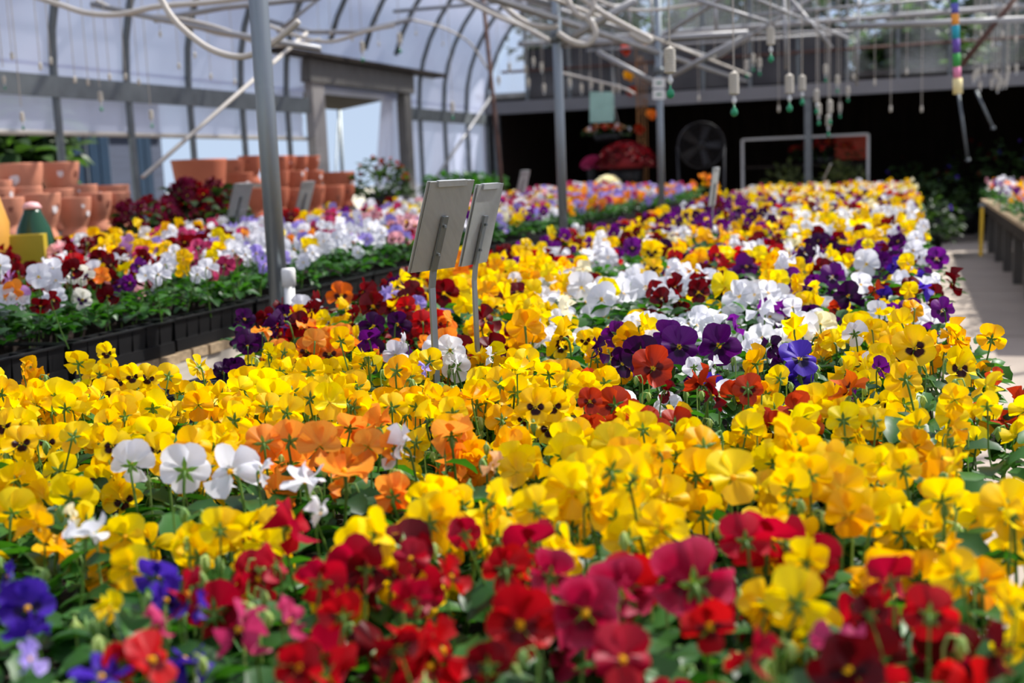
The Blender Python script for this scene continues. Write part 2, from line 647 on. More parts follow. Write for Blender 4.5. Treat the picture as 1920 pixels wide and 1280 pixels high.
SHEET = film_mat('grey_fluted_sheet', (84, 84, 88), 0.06)
npan = 12
for k in range(npan):
    x0 = XL + (XR - XL) * k / npan
    x1 = XL + (XR - XL) * (k + 1) / npan
    z0m, z1m = arch_z(x0 + .02), arch_z(x1 - .02)
    lo = min(z0m, z1m)
    clear = x0 > -1.4 or k == 0
    split = min(3.22, lo) if not clear else 2.44
    if split > 2.46:
        MB().slab((x0 + .03, YB, 2.44), (x1 - .03, YB, 2.44), (x1 - .03, YB, min(split, z1m)), (x0 + .03, YB, min(split, z0m)), .012).build('grey_sheet', SHEET, wn)
    if lo > split:
        MB().slab((x0 + .03, YB, split + .03), (x1 - .03, YB, split + .03), (x1 - .03, YB, z1m), (x0 + .03, YB, z0m), .008).build('pane', CLEAR, wn)
    if k:
        MB().box((x0, YB - .02, (2.42 + z0m) / 2), (.05, .05, z0m - 2.42)).build('mullion', STEEL_D, wn)

# dark shed behind the opening
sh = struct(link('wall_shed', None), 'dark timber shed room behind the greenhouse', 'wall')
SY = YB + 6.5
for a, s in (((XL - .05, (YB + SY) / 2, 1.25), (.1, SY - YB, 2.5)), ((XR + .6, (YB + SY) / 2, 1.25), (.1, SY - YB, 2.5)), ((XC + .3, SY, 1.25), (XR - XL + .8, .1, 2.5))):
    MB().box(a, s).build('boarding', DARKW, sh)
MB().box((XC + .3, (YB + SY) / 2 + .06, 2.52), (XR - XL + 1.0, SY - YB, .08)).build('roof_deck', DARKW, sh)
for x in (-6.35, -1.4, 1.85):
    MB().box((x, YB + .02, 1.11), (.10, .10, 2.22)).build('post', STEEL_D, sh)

# ================================================================== PANSY GEOMETRY
# bloom unit: radius about 1, face along +Z, up +Y; then posed so it faces -Y tipped up by elev
PETALS = [  # mid angle, half angle, length, depth, lip flag
    (62, 46, 1.00, -.10, 0.0), (118, 46, 1.00, -.07, 0.0), (-4, 40, .90, -.01, .5), (184, 40, .90, -.01, .5), (-90, 52, .94, .05, 1.0)]


def petal_geo(spec, r, nu, nv):
    mid, half, ln, dz, lip = spec
    ph = r.uniform(0, 6.28)
    cup = r.uniform(-.15, .42)
    ruf = r.uniform(.05, .17)
    curl = r.uniform(-.55, .40)
    mid += r.uniform(-6, 6)
    ln *= r.uniform(.92, 1.08)
    bend = r.uniform(-.22, .22)
    V, PU, PV = [], [], []
    us = [0.05 + 0.95 * (i / nu) for i in range(nu + 1)]
    for u in us:
        for j in range(nv + 1):
            w = -1 + 2 * j / nv
            edge = 1 - .30 * abs(w) ** 2.6
            if lip == 1.0:
                edge -= .07 * math.exp(-(w / .22) ** 2)
            a = math.radians(mid + half * w * (0.55 + .45 * min(1, u * 1.6)))
            rad = u * ln * edge
            z = dz + cup * u * u + ruf * u * math.sin(w * 4.2 + ph) + curl * u ** 3 * (.4 + w * w) + bend * u * w + .02 * w
            V.append((rad * math.cos(a), rad * math.sin(a), z))
            PU.append(u)
            PV.append(w + mid * .1)
    Fc = []
    for i in range(nu):
        for j in range(nv):
            p = i * (nv + 1) + j
            Fc.append((p, p + 1, p + nv + 2, p + nv + 1))
    return V, Fc, PU, PV, [lip] * len(V)


def pose(vs, elev):
    e = math.radians(elev)
    Rm = Matrix(((1, 0, 0), (0, math.sin(e), -math.cos(e)), (0, math.cos(e), math.sin(e))))
    return [Rm @ Vector(p) for p in vs]


def calyx_geo(elev, r):
    V, Fc = [], []
    for k in range(5):
        a = math.radians(90 + 72 * k + r.uniform(-8, 8))
        ln = r.uniform(.38, .55)
        d = Vector((math.cos(a), math.sin(a), 0))
        s = Vector((-d.y, d.x, 0))
        n = len(V)
        z = -.17
        V += [d * .02 + s * .05 + Vector((0, 0, z)), d * .02 - s * .05 + Vector((0, 0, z)),
              d * ln * .5 + s * .085 + Vector((0, 0, z - .02)), d * ln * .5 + Vector((0, 0, z - .06)), d * ln * .5 - s * .085 + Vector((0, 0, z - .02)),
              d * ln + Vector((0, 0, z - r.uniform(-.06, .12)))]
        Fc += [(n, n + 2, n + 3), (n, n + 3, n + 1), (n + 1, n + 3, n + 4), (n + 2, n + 5, n + 3), (n + 3, n + 5, n + 4)]
    return pose(V, elev), Fc


def stem_geo(elev, r, length=4.6):
    e = math.radians(elev)
    n = Vector((0, -math.cos(e), math.sin(e)))
    dn = Vector((0, 0, -1))
    sw = Vector((r.uniform(-.25, .25), 0, 0))
    p = [-n * .12, -n * .26 + dn * .03, -n * .36 + dn * .18, -n * .36 + dn * .5 + sw * .2, -n * .30 + dn * 1.5 + sw * .6, -n * .2 + dn * length * .6 + sw, dn * length]
    b = MB().tube(p, [.07, .075, .06, .055, .055, .06, .06], 5, False)
    return b.v, b.f


ELEVS = [-18, 2, 20, 42, 68]
VAR = []
for ei, el in enumerate(ELEVS):
    for s in range(4):
        r = random.Random(100 + ei * 10 + s)
        st = r.getstate()
        hi = [petal_geo(p, r, 5, 6) for p in PETALS]
        r.setstate(st)
        lo = [petal_geo(p, r, 2, 3) for p in PETALS]
        r.setstate(st)
        md = [petal_geo(p, r, 3, 5) for p in PETALS]
        md = [(pose(g[0], el),) + g[1:] for g in md]
        hi = [(pose(g[0], el),) + g[1:] for g in hi]
        lo = [(pose(g[0], el),) + g[1:] for g in lo]
        VAR.append(dict(elev=el, hi=hi, lo=lo, md=md, calyx=calyx_geo(el, r), stem=stem_geo(el, r)))


def joined(geos):
    V, Fc, PU, PV, PF = [], [], [], [], []
    for g in geos:
        n = len(V)
        V += list(g[0])
        Fc += [tuple(n + i for i in q) for q in g[1]]
        PU += g[2]
        PV += g[3]
        PF += g[4]
    return V, Fc, PU, PV, PF


_mc = {}


def bloom_mesh(vi, col):
    k = ('b', vi, col)
    if k not in _mc:
        g = joined(VAR[vi]['hi'])
        _mc[k] = new_mesh('flower', g[0], g[1], (PET[col],), None, True, dict(pu=g[2], pv=g[3], pf=g[4]))
    return _mc[k]


def petal_mesh(vi, pi, col):
    k = ('p', vi, pi, col)
    if k not in _mc:
        g = VAR[vi]['hi'][pi]
        _mc[k] = new_mesh('petal', g[0], g[1], (PET[col],), None, True, dict(pu=g[2], pv=g[3], pf=g[4]))
    return _mc[k]


def eye_mesh(vi, col):
    k = ('e', vi)
    if k not in _mc:
        b = MB().lathe([(.02, -.18), (.07, -.14), (.085, -.04), (.10, .05), (.05, .10), (.01, .11)], 8)
        _mc[k] = new_mesh('flower', pose(b.v, VAR[vi]['elev']), b.f, (PET['gold'],), None, True)
    return _mc[k]


def calyx_mesh(vi):
    k = ('c', vi)
    if k not in _mc:
        g = VAR[vi]['calyx']
        _mc[k] = new_mesh('calyx', g[0], g[1], (SEPAL,))
    return _mc[k]


def stem_mesh(vi):
    k = ('s', vi)
    if k not in _mc:
        g = VAR[vi]['stem']
        _mc[k] = new_mesh('stem', g[0], g[1], (SEPAL,), None, True)
    return _mc[k]


def bud_mesh(s):
    k = ('bud', s)
    if k not in _mc:
        r = random.Random(s)
        b = MB()
        b.tube([(0, 0, -4), (0.1, 0, -2), (.05, 0, -.3), (.2, 0, .1), (.5, 0, .05), (.6, 0, -.15)], .055, 5, False)
        b.lathe([(.05, .18), (.17, .02), (.2, -.25), (.13, -.5), (.03, -.68)], 7, (.62, 0, -.1))
        for q in range(5):
            a = q * 1.256
            d = Vector((math.cos(a), math.sin(a), 0))
            sd_ = Vector((-d.y, d.x, 0)) * .07
            c = Vector((.62, 0, 0))
            b.quad(c + d * .12 + sd_, c + d * .12 - sd_, c + d * .34 - sd_ * .4 + Vector((0, 0, -.34)), c + d * .34 + sd_ * .4 + Vector((0, 0, -.34)))
        _mc[k] = b.mesh('bud', BUDM, True)
    return _mc[k]


# ---- leaves
def leaf_geo(r, hi=True):
    """ovate scalloped leaf along +X, unit length, normal about +Z"""
    n = 6 if hi else 3
    wd = r.uniform(.27, .38)
    dr_ = r.uniform(.15, .5)
    V = []
    for i in range(n + 1):
        u = i / n
        w = wd * (math.sin(math.pi * min(1, u * .93 + .05)) ** .75) * (1 + (.10 * (1 if i % 2 else -1) if hi and 0 < i < n else 0))
        if i == n:
            w = .02
        z = .35 * u - dr_ * u * u
        V += [(u, -w, z + .12 * w / wd), (u, 0, z), (u, w, z + .12 * w / wd)]
    Fc = []
    for i in range(n):
        a = i * 3
        Fc += [(a, a + 3, a + 4, a + 1), (a + 1, a + 4, a + 5, a + 2)]
    return V, Fc


LEAFS_HI = [leaf_geo(random.Random(300 + k)) for k in range(5)]
LEAFS_LO = [leaf_geo(random.Random(300 + k), False) for k in range(5)]
leaf_me = [new_mesh('leaf', g[0], g[1], (LEAF,), None, True) for g in LEAFS_HI]


def foliage_arrays(rng, n, rad, hgt, size, lib):
    """leaf transforms of one plant: location, euler, scale, library index"""
    out = []
    for i in range(n):
        a = rng.uniform(0, 6.283)
        q = math.sqrt(rng.random())
        rr = rad * q * .62
        z = hgt * (rng.uniform(.15, 1.0)) * (1 - .35 * q * q)
        out.append(((rr * math.cos(a), rr * math.sin(a), z), (rng.uniform(-.5, .5), rng.uniform(-.5, .45), a + rng.uniform(-.6, .6)), size * rng.uniform(.75, 1.2), rng.randrange(len(lib))))
    return out


from mathutils import Euler


def join_leaves(items, lib):
    V, Fc, rn = [], [], []
    r = random.Random(len(items))
    for loc, eu, s, k in items:
        Rm = Euler(eu).to_matrix() * s
        L = Vector(loc)
        n = len(V)
        q = r.random()
        for p in lib[k][0]:
            V.append(Rm @ Vector(p) + L)
            rn.append(q)
        Fc += [tuple(n + i for i in fc) for fc in lib[k][1]]
    return V, Fc, rn


FOL = []
for k in range(6):
    g = join_leaves(foliage_arrays(random.Random(500 + k), 20, .085, .095, .05, LEAFS_HI), LEAFS_HI)
    FOL.append(new_mesh('foliage', g[0], g[1], (LEAF,), None, True, dict(rnd=g[2])))


def stuff_blooms(name, items, lib='lo', calyx=False):
    """items: (x,y,z,yaw,variant,scale,colour) -> one mesh object"""
    by = {}
    for it in items:
        dd = (Vector(it[:3]) - CAM).dot(FWD) if lib == 'auto' else 0
        by.setdefault((it[4], ('md' if dd < 6.5 else 'lo') if lib == 'auto' else lib), []).append(it)
    Vs, LP, LT, MI, PU, PV, PF, RN = [], [], [], [], [], [], [], []
    base = 0
    rng = np.random.default_rng(5)
    for (vi, lod), L in by.items():
        g = joined(VAR[vi][lod])
        T = np.array([tuple(p) for p in g[0]], dtype=np.float32)
        Q = np.array(g[1], dtype=np.int32)
        A = np.array([[i[0], i[1], i[2], i[3], i[5]] for i in L], dtype=np.float32)
        c, s = np.cos(A[:, 3])[:, None], np.sin(A[:, 3])[:, None]
        X = (T[None, :, 0] * c - T[None, :, 1] * s) * A[:, 4:5] + A[:, 0:1]
        Y = (T[None, :, 0] * s + T[None, :, 1] * c) * A[:, 4:5] + A[:, 1:2]
        Z = T[None, :, 2] * A[:, 4:5] + A[:, 2:3]
        Vs.append(np.stack([X, Y, Z], -1).reshape(-1, 3))
        n, m = len(L), len(T)
        LP.append((Q[None] + (np.arange(n) * m)[:, None, None] + base).reshape(-1))
        MI.append(np.repeat(np.array([CID[i[6]] for i in L], dtype=np.int32), len(Q)))
        PU.append(np.tile(np.array(g[2], np.float32), n))
        PV.append(np.tile(np.array(g[3], np.float32), n))
        PF.append(np.tile(np.array(g[4], np.float32), n))
        RN.append(np.repeat(rng.random(n).astype(np.float32), m))
        base += n * m
    return raw_mesh(name, np.concatenate(Vs), np.concatenate(LP), 4, list(PET.values()), np.concatenate(MI),
                    dict(pu=np.concatenate(PU), pv=np.concatenate(PV), pf=np.concatenate(PF), rnd=np.concatenate(RN)))


def raw_mesh(name, V, LP, k, mats, MI=None, attrs=None):
    me = bpy.data.meshes.new(name)
    nf = len(LP) // k
    me.vertices.add(len(V))
    me.vertices.foreach_set('co', V.astype(np.float32).ravel())
    me.loops.add(len(LP))
    me.loops.foreach_set('vertex_index', LP.astype(np.int32))
    me.polygons.add(nf)
    me.polygons.foreach_set('loop_start', np.arange(0, nf * k, k, dtype=np.int32))
    me.polygons.foreach_set('use_smooth', np.ones(nf, dtype=bool))
    for m in mats:
        me.materials.append(m)
    if MI is not None:
        me.polygons.foreach_set('material_index', MI)
    for a, v_ in (attrs or {}).items():
        me.attributes.new(a, 'FLOAT', 'POINT').data.foreach_set('value', v_.astype(np.float32))
    me.update(calc_edges=True)
    return me


def stuff_leaves(name, roots, rng, n=12, rad=.085, hgt=.095, size=.05, m=LEAF):
    """roots: (x,y,z) -> one mesh of leaves"""
    T = [np.array(g[0], np.float32) for g in LEAFS_LO]
    Q = np.array(LEAFS_LO[0][1], np.int32)
    N = len(roots) * n
    nr = np.random.default_rng(rng)
    R = np.repeat(np.array(roots, np.float32), n, 0)
    a = nr.uniform(0, 6.283, N)
    q = np.sqrt(nr.random(N))
    loc = R + np.stack([rad * .62 * q * np.cos(a), rad * .62 * q * np.sin(a), hgt * nr.uniform(.15, 1, N) * (1 - .35 * q * q)], -1)
    az, el, ro = a + nr.uniform(-.6, .6, N), nr.uniform(-.45, .5, N), nr.uniform(-.5, .5, N)
    s = size * nr.uniform(.75, 1.2, N)
    ca, sa, ce, se, cr, sr = np.cos(az), np.sin(az), np.cos(el), np.sin(el), np.cos(ro), np.sin(ro)
    fx = np.stack([ca * ce, sa * ce, se], -1)
    sd0 = np.stack([-sa, ca, np.zeros(N)], -1)
    up0 = np.cross(fx, sd0)
    sd_ = sd0 * cr[:, None] + up0 * sr[:, None]
    up = up0 * cr[:, None] - sd0 * sr[:, None]
    lib = nr.integers(0, len(T), N)
    TT = np.stack(T)[lib]
    P = loc[:, None, :] + (TT[:, :, 0:1] * fx[:, None] + TT[:, :, 1:2] * sd_[:, None] + TT[:, :, 2:3] * up[:, None]) * s[:, None, None]
    mv = TT.shape[1]
    LP = (Q[None] + (np.arange(N) * mv)[:, None, None]).reshape(-1)
    return raw_mesh(name, P.reshape(-1, 3), LP, 4, [m], None, dict(rnd=np.repeat(nr.random(N), mv)))


# ================================================================== COLOUR PLAN OF THE BEDS (pixel -> colour)
def interp(x, tab):
    for (x0, y0), (x1, y1) in zip(tab, tab[1:]):
        if x <= x1:
            return y0 + (y1 - y0) * max(0, (x - x0)) / (x1 - x0)
    return tab[-1][1]


Y_TOP = [(-400, 690), (0, 670), (430, 645), (600, 645), (700, 655), (860, 690), (1000, 690), (1120, 740), (1250, 765), (1420, 755), (1500, 715), (1640, 640), (1720, 590), (1920, 560)]
Y_RED = [(-400, 1300), (180, 1290), (300, 1130), (480, 1030), (900, 1030), (1280, 1050), (1460, 1070), (1480, 1190), (1590, 1190), (1610, 1080), (1770, 1090), (1800, 1190), (2300, 1190)]


def pick(rng, table):
    t = rng.random() * sum(w for _, w in table)
    for k, w in table:
        t -= w
        if t <= 0:
            return k
    return table[-1][0]


FARMIX = [('yellow', 17), ('gold', 8), ('white', 19), ('purple', 17), ('dark_purple', 8), ('red', 9), ('dark_red', 13), ('orange', 7), ('violet', 4), ('cream', 7), ('yellow_face', 6), ('rose', 3)]


def centre_colour(px, py, rng):
    """colour, zone, bloom count factor"""
    if py > interp(px, Y_RED):
        return pick(rng, [('crimson', 40), ('magenta', 22), ('dark_red', 20), ('red', 18)]), 'front', 1.0
    if px < 440 and py > 930:
        if px < 420 and py > 1040:
            return pick(rng, [('violet', 60), ('yellow', 30), ('crimson', 10)]), 'front', .16
        return pick(rng, [('yellow', 93), ('white', 7)]), 'front', .34
    if py > interp(px, Y_TOP):
        if 480 < px < 900 and 790 < py < 905:
            return pick(rng, [('orange', 55), ('yellow', 40), ('apricot', 5)]), 'yellow', .9
        return pick(rng, [('yellow', 86), ('yellow_face', 9), ('gold', 5)]), 'yellow', 1.0
    if py > 505:
        if 1040 < px < 1470 and 515 < py < 640:
            return pick(rng, [('white', 75), ('cream', 8), ('dark_red', 5), ('yellow', 8), ('purple', 4)]), 'signs', 1.0
        if 1480 < px < 1660 and 540 < py < 660:
            return pick(rng, [('white', 55), ('yellow', 25), ('cream', 15)]), 'signs', .7
        if 1480 < px and py < 600:
            return pick(rng, [('purple', 35), ('dark_purple', 20), ('yellow', 15), ('dark_red', 15), ('white', 10), ('violet', 10)]), 'signs', .9
        if 1150 < px < 1540 and py >= 620:
            return pick(rng, [('purple', 34), ('dark_purple', 14), ('yellow', 22), ('red_orange', 16), ('violet', 8), ('white', 6)]), 'signs', .55
        if px < 830:
            return pick(rng, [('dark_red', 22), ('dark_purple', 18), ('yellow', 22), ('orange', 16), ('red', 10), ('orange_face', 6), ('white', 4), ('lavender', 3)]), 'signs', .85
        return pick(rng, [('yellow', 34), ('gold', 24), ('dark_red', 14), ('yellow_face', 10), ('white', 10), ('orange', 6)]), 'signs', .65
    if py < 372:
        if px < 1360:
            return pick(rng, [('orange', 50), ('gold', 20), ('apricot', 10), ('red', 8)]), 'far', .60
        return pick(rng, [('yellow', 22), ('cream', 28), ('dark_red', 14), ('rose', 14), ('gold', 7), ('white', 14)]), 'far', .85
    if px < 1360 and py < 400:
        return pick(rng, [('purple', 40), ('dark_purple', 15), ('dark_red', 20), ('orange', 10), ('white', 8)]), 'far', .64
    if 1240 < px < 1440 and py < 440:
        return pick(rng, [('purple', 46), ('dark_purple', 14), ('yellow', 16), ('dark_red', 14), ('white', 5)]), 'far', .64
    if 1480 < px < 1740 and 405 < py < 445:
        return pick(rng, [('white', 60), ('yellow', 25), ('dark_red', 10)]), 'far', .64
    if 1500 < px < 1780 and 445 <= py:
        return pick(rng, [('purple', 34), ('dark_purple', 22), ('yellow', 22), ('white', 10), ('dark_red', 10)]), 'far', .64
    if px < 1260 and py > 450:
        return pick(rng, [('white', 34), ('yellow', 22), ('dark_red', 18), ('purple', 14), ('red', 12)]), 'far', .60
    return pick(rng, FARMIX), 'far', .64


def side_colour(px, py, rng):
    """the bench towards the pots"""
    if px < 120 and py > 540:
        return pick(rng, [('dark_red', 16), ('white', 44), ('red', 8), ('white_face', 14), ('lilac', 8), ('orange', 5)]), .7
    if px < 175 and py > 480:
        return pick(rng, [('dark_red', 45), ('red', 10), ('pink', 10), ('white', 30)]), .8
    if px < 270 and py < 490:
        return pick(rng, [('yellow', 60), ('gold', 25), ('lilac', 10), ('yellow_face', 5)]), 1.1
    if px < 420 and py < 520:
        return pick(rng, [('white', 32), ('yellow', 24), ('dark_red', 14), ('rose', 14), ('gold', 10), ('lavender', 7)]), 1.0
    if px < 430:
        return pick(rng, [('white', 28), ('rose', 12), ('pink', 14), ('dark_red', 10), ('orange', 8), ('yellow_face', 12), ('cream', 8), ('lilac', 6), ('white_face', 8), ('purple', 5)]), .8
    if py < 435 and px < 560:
        return pick(rng, [('red', 40), ('dark_red', 25), ('yellow', 25), ('orange', 8)]), 1.0
    if px < 720 and py > 430:
        return pick(rng, [('white', 66), ('yellow', 10), ('lavender', 12), ('rose', 6), ('orange', 5)]), .75
    if py < 400 and px > 1060:
        return pick(rng, [('orange', 40), ('lavender', 25), ('rose', 14), ('white', 12), ('gold', 8)]), 1.1
    return pick(rng, [('yellow', 18), ('rose', 22), ('pink', 12), ('white', 20), ('dark_red', 14), ('lavender', 9), ('cream', 6), ('purple', 6), ('orange', 4)]), 1.0


BLOOM_R = {'yellow': .0325, 'yellow_face': .032, 'gold': .034, 'orange': .032, 'apricot': .03}
ZT = 0.80          # soil level in the trays of the middle bench
ZF = 0.945         # mean bloom height


def yaw_for(view, rng):
    """0 faces the camera end, pi faces away towards the sun"""
    if view == 'front':
        return YAW * 1.0 + rng.uniform(-.45, .45)
    if view == 'back':
        return YAW + math.pi + rng.uniform(-.4, .4)
    if view == 'side':
        return YAW + rng.choice((-1, 1)) * math.pi / 2 + rng.uniform(-.35, .35)
    return YAW + math.pi + rng.gauss(0, 1.0)


def var_for(view, rng):
    ei = {'front': rng.choice((1, 2, 2)), 'back': rng.choice((0, 1, 1, 2)), 'side': rng.choice((0, 1, 2)), 'top': rng.choice((3, 4))}.get(view)
    if ei is None:
        ei = rng.choice((0, 1, 1, 2, 2, 3, 4))
    return ei * 4 + rng.randrange(4)


# chosen blooms read off the photograph: px, py, width px, colour, view
FEAT = [
    (550, 985, 112, 'crimson', 'side'), (600, 1085, 112, 'crimson', 'back'), (508, 1062, 92, 'crimson', 'side'), (350, 1112, 108, 'crimson', 'side'), (690, 1062, 92, 'dark_red', 'back'),
    (770, 1046, 74, 'crimson', 'front'), (846, 1080, 80, 'red', 'side'), (640, 1150, 100, 'red', 'back'), (772, 1122, 88, 'crimson', 'back'), (872, 1000, 74, 'crimson', 'back'), (945, 1066, 96, 'red', 'back'),
    (1036, 1078, 104, 'magenta', 'back'), (1098, 1150, 150, 'magenta', 'front'), (1172, 1120, 84, 'magenta', 'side'), (1296, 1092, 170, 'magenta', 'back'), (1394, 1014, 106, 'crimson', 'back'),
    (976, 1172, 150, 'red', 'front'), (915, 1245, 100, 'dark_red', 'back'), (1408, 1222, 110, 'crimson', 'side'), (1660, 1088, 120, 'crimson', 'back'), (1742, 1152, 112, 'red', 'back'), (1570, 1205, 112, 'rose', 'top'),
    (1330, 1175, 110, 'red', 'front'), (1632, 1150, 80, 'dark_red', 'back'), (1872, 1222, 120, 'dark_red', 'side'), (1168, 1236, 130, 'crimson', 'front'), (300, 1170, 90, 'rose', 'side'), (286, 1236, 112, 'red', 'side'),
    (228, 1240, 90, 'red', 'back'), (448, 1180, 120, 'rose', 'side'), (545, 1165, 104, 'rose', 'side'), (560, 1245, 100, 'red', 'front'), (745, 1212, 100, 'dark_red', 'back'), (1590, 1248, 150, 'dark_red', 'back'),
    (52, 1140, 110, 'violet', 'front'), (50, 1180, 90, 'violet', 'top'), (296, 1082, 94, 'violet', 'back'), (312, 1124, 80, 'violet', 'side'), (14, 1080, 60, 'violet', 'side'), (190, 1268, 110, 'violet', 'top'), (372, 1136, 66, 'violet', 'side'),
    (55, 1235, 40, 'lavender', 'side'),
    (248, 870, 88, 'white', 'back'), (347, 882, 108, 'white', 'back'), (432, 884, 112, 'white', 'front'), (492, 884, 60, 'white', 'side'), (572, 900, 90, 'white', 'top'), (600, 962, 62, 'white', 'side'), (160, 1002, 90, 'white', 'top'), (138, 972, 62, 'cream', 'side'),
    (750, 838, 90, 'white', 'side'),
    (494, 832, 82, 'orange', 'back'), (546, 826, 88, 'orange', 'back'), (600, 836, 92, 'orange', 'front'), (645, 882, 112, 'orange', 'top'), (704, 800, 90, 'orange', 'side'), (732, 842, 70, 'orange', 'side'), (846, 812, 88, 'orange', 'top'), (690, 838, 72, 'orange', 'front'), (925, 872, 54, 'apricot', 'side'), (655, 800, 70, 'orange', 'back'),
    (70, 986, 78, 'gold', 'front'), (246, 1066, 92, 'yellow', 'front'), (412, 992, 84, 'yellow', 'back'), (342, 1020, 62, 'yellow', 'side'), (205, 1140, 60, 'yellow', 'side'), (1490, 1128, 130, 'yellow', 'back'), (1760, 936, 102, 'yellow', 'back'), (1375, 895, 110, 'yellow', 'front'),
    (1690, 880, 90, 'yellow', 'back'), (1880, 960, 80, 'yellow', 'side'), (1890, 1130, 90, 'yellow', 'side'), (1795, 1080, 110, 'yellow', 'back'), (1510, 1050, 90, 'yellow', 'back'), (1240, 990, 110, 'yellow', 'front'), (1590, 965, 100, 'gold', 'front'),
    (150, 680, 60, 'yellow', 'back'), (200, 662, 44, 'yellow_face', 'front'), (248, 706, 52, 'yellow_face', 'front'), (315, 706, 52, 'yellow', 'back'), (370, 690, 52, 'yellow', 'side'), (372, 760, 66, 'gold', 'front'), (540, 775, 72, 'yellow', 'back'), (48, 690, 40, 'gold', 'side'),
    (125, 765, 62, 'yellow', 'back'), (40, 830, 70, 'yellow_face', 'front'), (210, 835, 70, 'yellow_face', 'front'), (140, 820, 66, 'yellow', 'back'), (1004, 762, 72, 'yellow_face', 'front'), (735, 765, 66, 'yellow', 'back'), (690, 665, 60, 'yellow', 'top'),
    (1030, 700, 64, 'yellow', 'back'), (1460, 710, 56, 'yellow', 'back'), (1715, 652, 82, 'yellow_face', 'front'), (1800, 690, 80, 'yellow_face', 'front'), (1792, 632, 70, 'gold', 'side'), (1848, 722, 70, 'yellow', 'side'), (1866, 705, 36, 'red_orange', 'side'),
    (1695, 712, 76, 'yellow', 'back'), (1690, 605, 54, 'yellow', 'back'), (1712, 580, 50, 'gold', 'back'), (1790, 750, 66, 'yellow', 'front'), (1850, 760, 60, 'yellow', 'back'), (1790, 800, 62, 'gold', 'side'), (1785, 868, 70, 'yellow', 'top'),
    (1590, 730, 80, 'orange_face', 'top'), (1636, 792, 70, 'yellow', 'back'), (1580, 790, 70, 'yellow', 'back'),
    (1202, 668, 86, 'dark_purple', 'back'), (1274, 650, 82, 'purple', 'front'), (1348, 648, 92, 'purple', 'front'), (1380, 610, 50, 'purple', 'side'), (1500, 672, 80, 'violet', 'front'), (1446, 648, 52, 'dark_purple', 'side'), (1225, 690, 84, 'red_orange', 'front'), (1106, 752, 52, 'red_orange', 'front'),
    (1314, 718, 76, 'red_orange', 'top'), (1402, 730, 62, 'red_orange', 'back'), (1340, 742, 66, 'dark_red', 'side'), (1250, 735, 50, 'dark_red', 'side'), (1300, 688, 44, 'white', 'back'), (1336, 684, 40, 'white', 'side'), (1415, 680, 66, 'gold', 'top'), (1490, 615, 56, 'yellow', 'top'), (1536, 636, 56, 'gold', 'side'), (1600, 625, 52, 'white', 'back'), (1650, 690, 46, 'purple', 'side'),
    (1090, 540, 76, 'white', 'back'), (1128, 562, 70, 'white', 'back'), (1062, 580, 56, 'cream', 'side'), (1172, 552, 62, 'white', 'side'), (1210, 540, 66, 'white', 'back'), (1244, 556, 56, 'white', 'top'), (1386, 556, 72, 'white', 'back'), (1424, 580, 62, 'white', 'side'), (1335, 590, 60, 'white', 'top'), (1140, 545, 50, 'yellow', 'back'), (1240, 560, 46, 'dark_red', 'back'),
    (1625, 496, 62, 'white', 'front'), (1614, 534, 46, 'white', 'back'), (1640, 545, 40, 'red_orange', 'side'),
    (640, 555, 52, 'orange_face', 'front'), (680, 548, 56, 'dark_red', 'side'), (700, 575, 60, 'dark_red', 'back'), (664, 590, 40, 'dark_red', 'side'), (520, 612, 52, 'dark_purple', 'side'), (490, 620, 40, 'orange', 'top'), (464, 648, 44, 'dark_purple', 'back'), (446, 604, 22, 'dark_purple', 'side'), (590, 640, 52, 'orange', 'back'), (575, 610, 40, 'orange', 'top'), (700, 612, 52, 'dark_purple', 'front'),
    (745, 608, 50, 'dark_purple', 'back'), (792, 604, 46, 'red', 'back'), (690, 635, 56, 'purple', 'top'), (984, 612, 72, 'gold', 'back'), (1052, 632, 80, 'yellow_face', 'side'), (856, 546, 72, 'yellow', 'back'), (950, 560, 64, 'yellow', 'side'), (870, 572, 46, 'yellow', 'back'), (832, 550, 56, 'dark_red', 'back'), (910, 600, 60, 'dark_red', 'side'),
    (918, 668, 40, 'white', 'side'), (758, 640, 34, 'white', 'side'), (856, 682, 40, 'white', 'side'), (796, 690, 36, 'lavender', 'side'), (845, 600, 40, 'orange', 'side'), (650, 580, 56, 'yellow', 'side'),
    (1756, 486, 46, 'purple', 'front'), (1786, 532, 56, 'dark_red', 'side'), (1766, 582, 50, 'purple', 'back'), (1725, 540, 50, 'violet', 'top'), (1704, 545, 36, 'yellow', 'back'), (1530, 550, 50, 'yellow', 'side'), (1590, 555, 60, 'dark_purple', 'back'), (1560, 520, 52, 'purple', 'back'),
    (1222, 474, 46, 'yellow_face', 'front'), (1226, 502, 36, 'yellow_face', 'front'), (1140, 484, 62, 'white', 'back'), (1186, 466, 38, 'purple', 'front'), (1400, 500, 52, 'purple', 'front'), (1345, 478, 38, 'red', 'front'), (1320, 445, 40, 'gold', 'front'), (1230, 548, 46, 'dark_red', 'back'), (1310, 548, 46, 'dark_red', 'front'), (1360, 540, 60, 'yellow', 'front'),
]

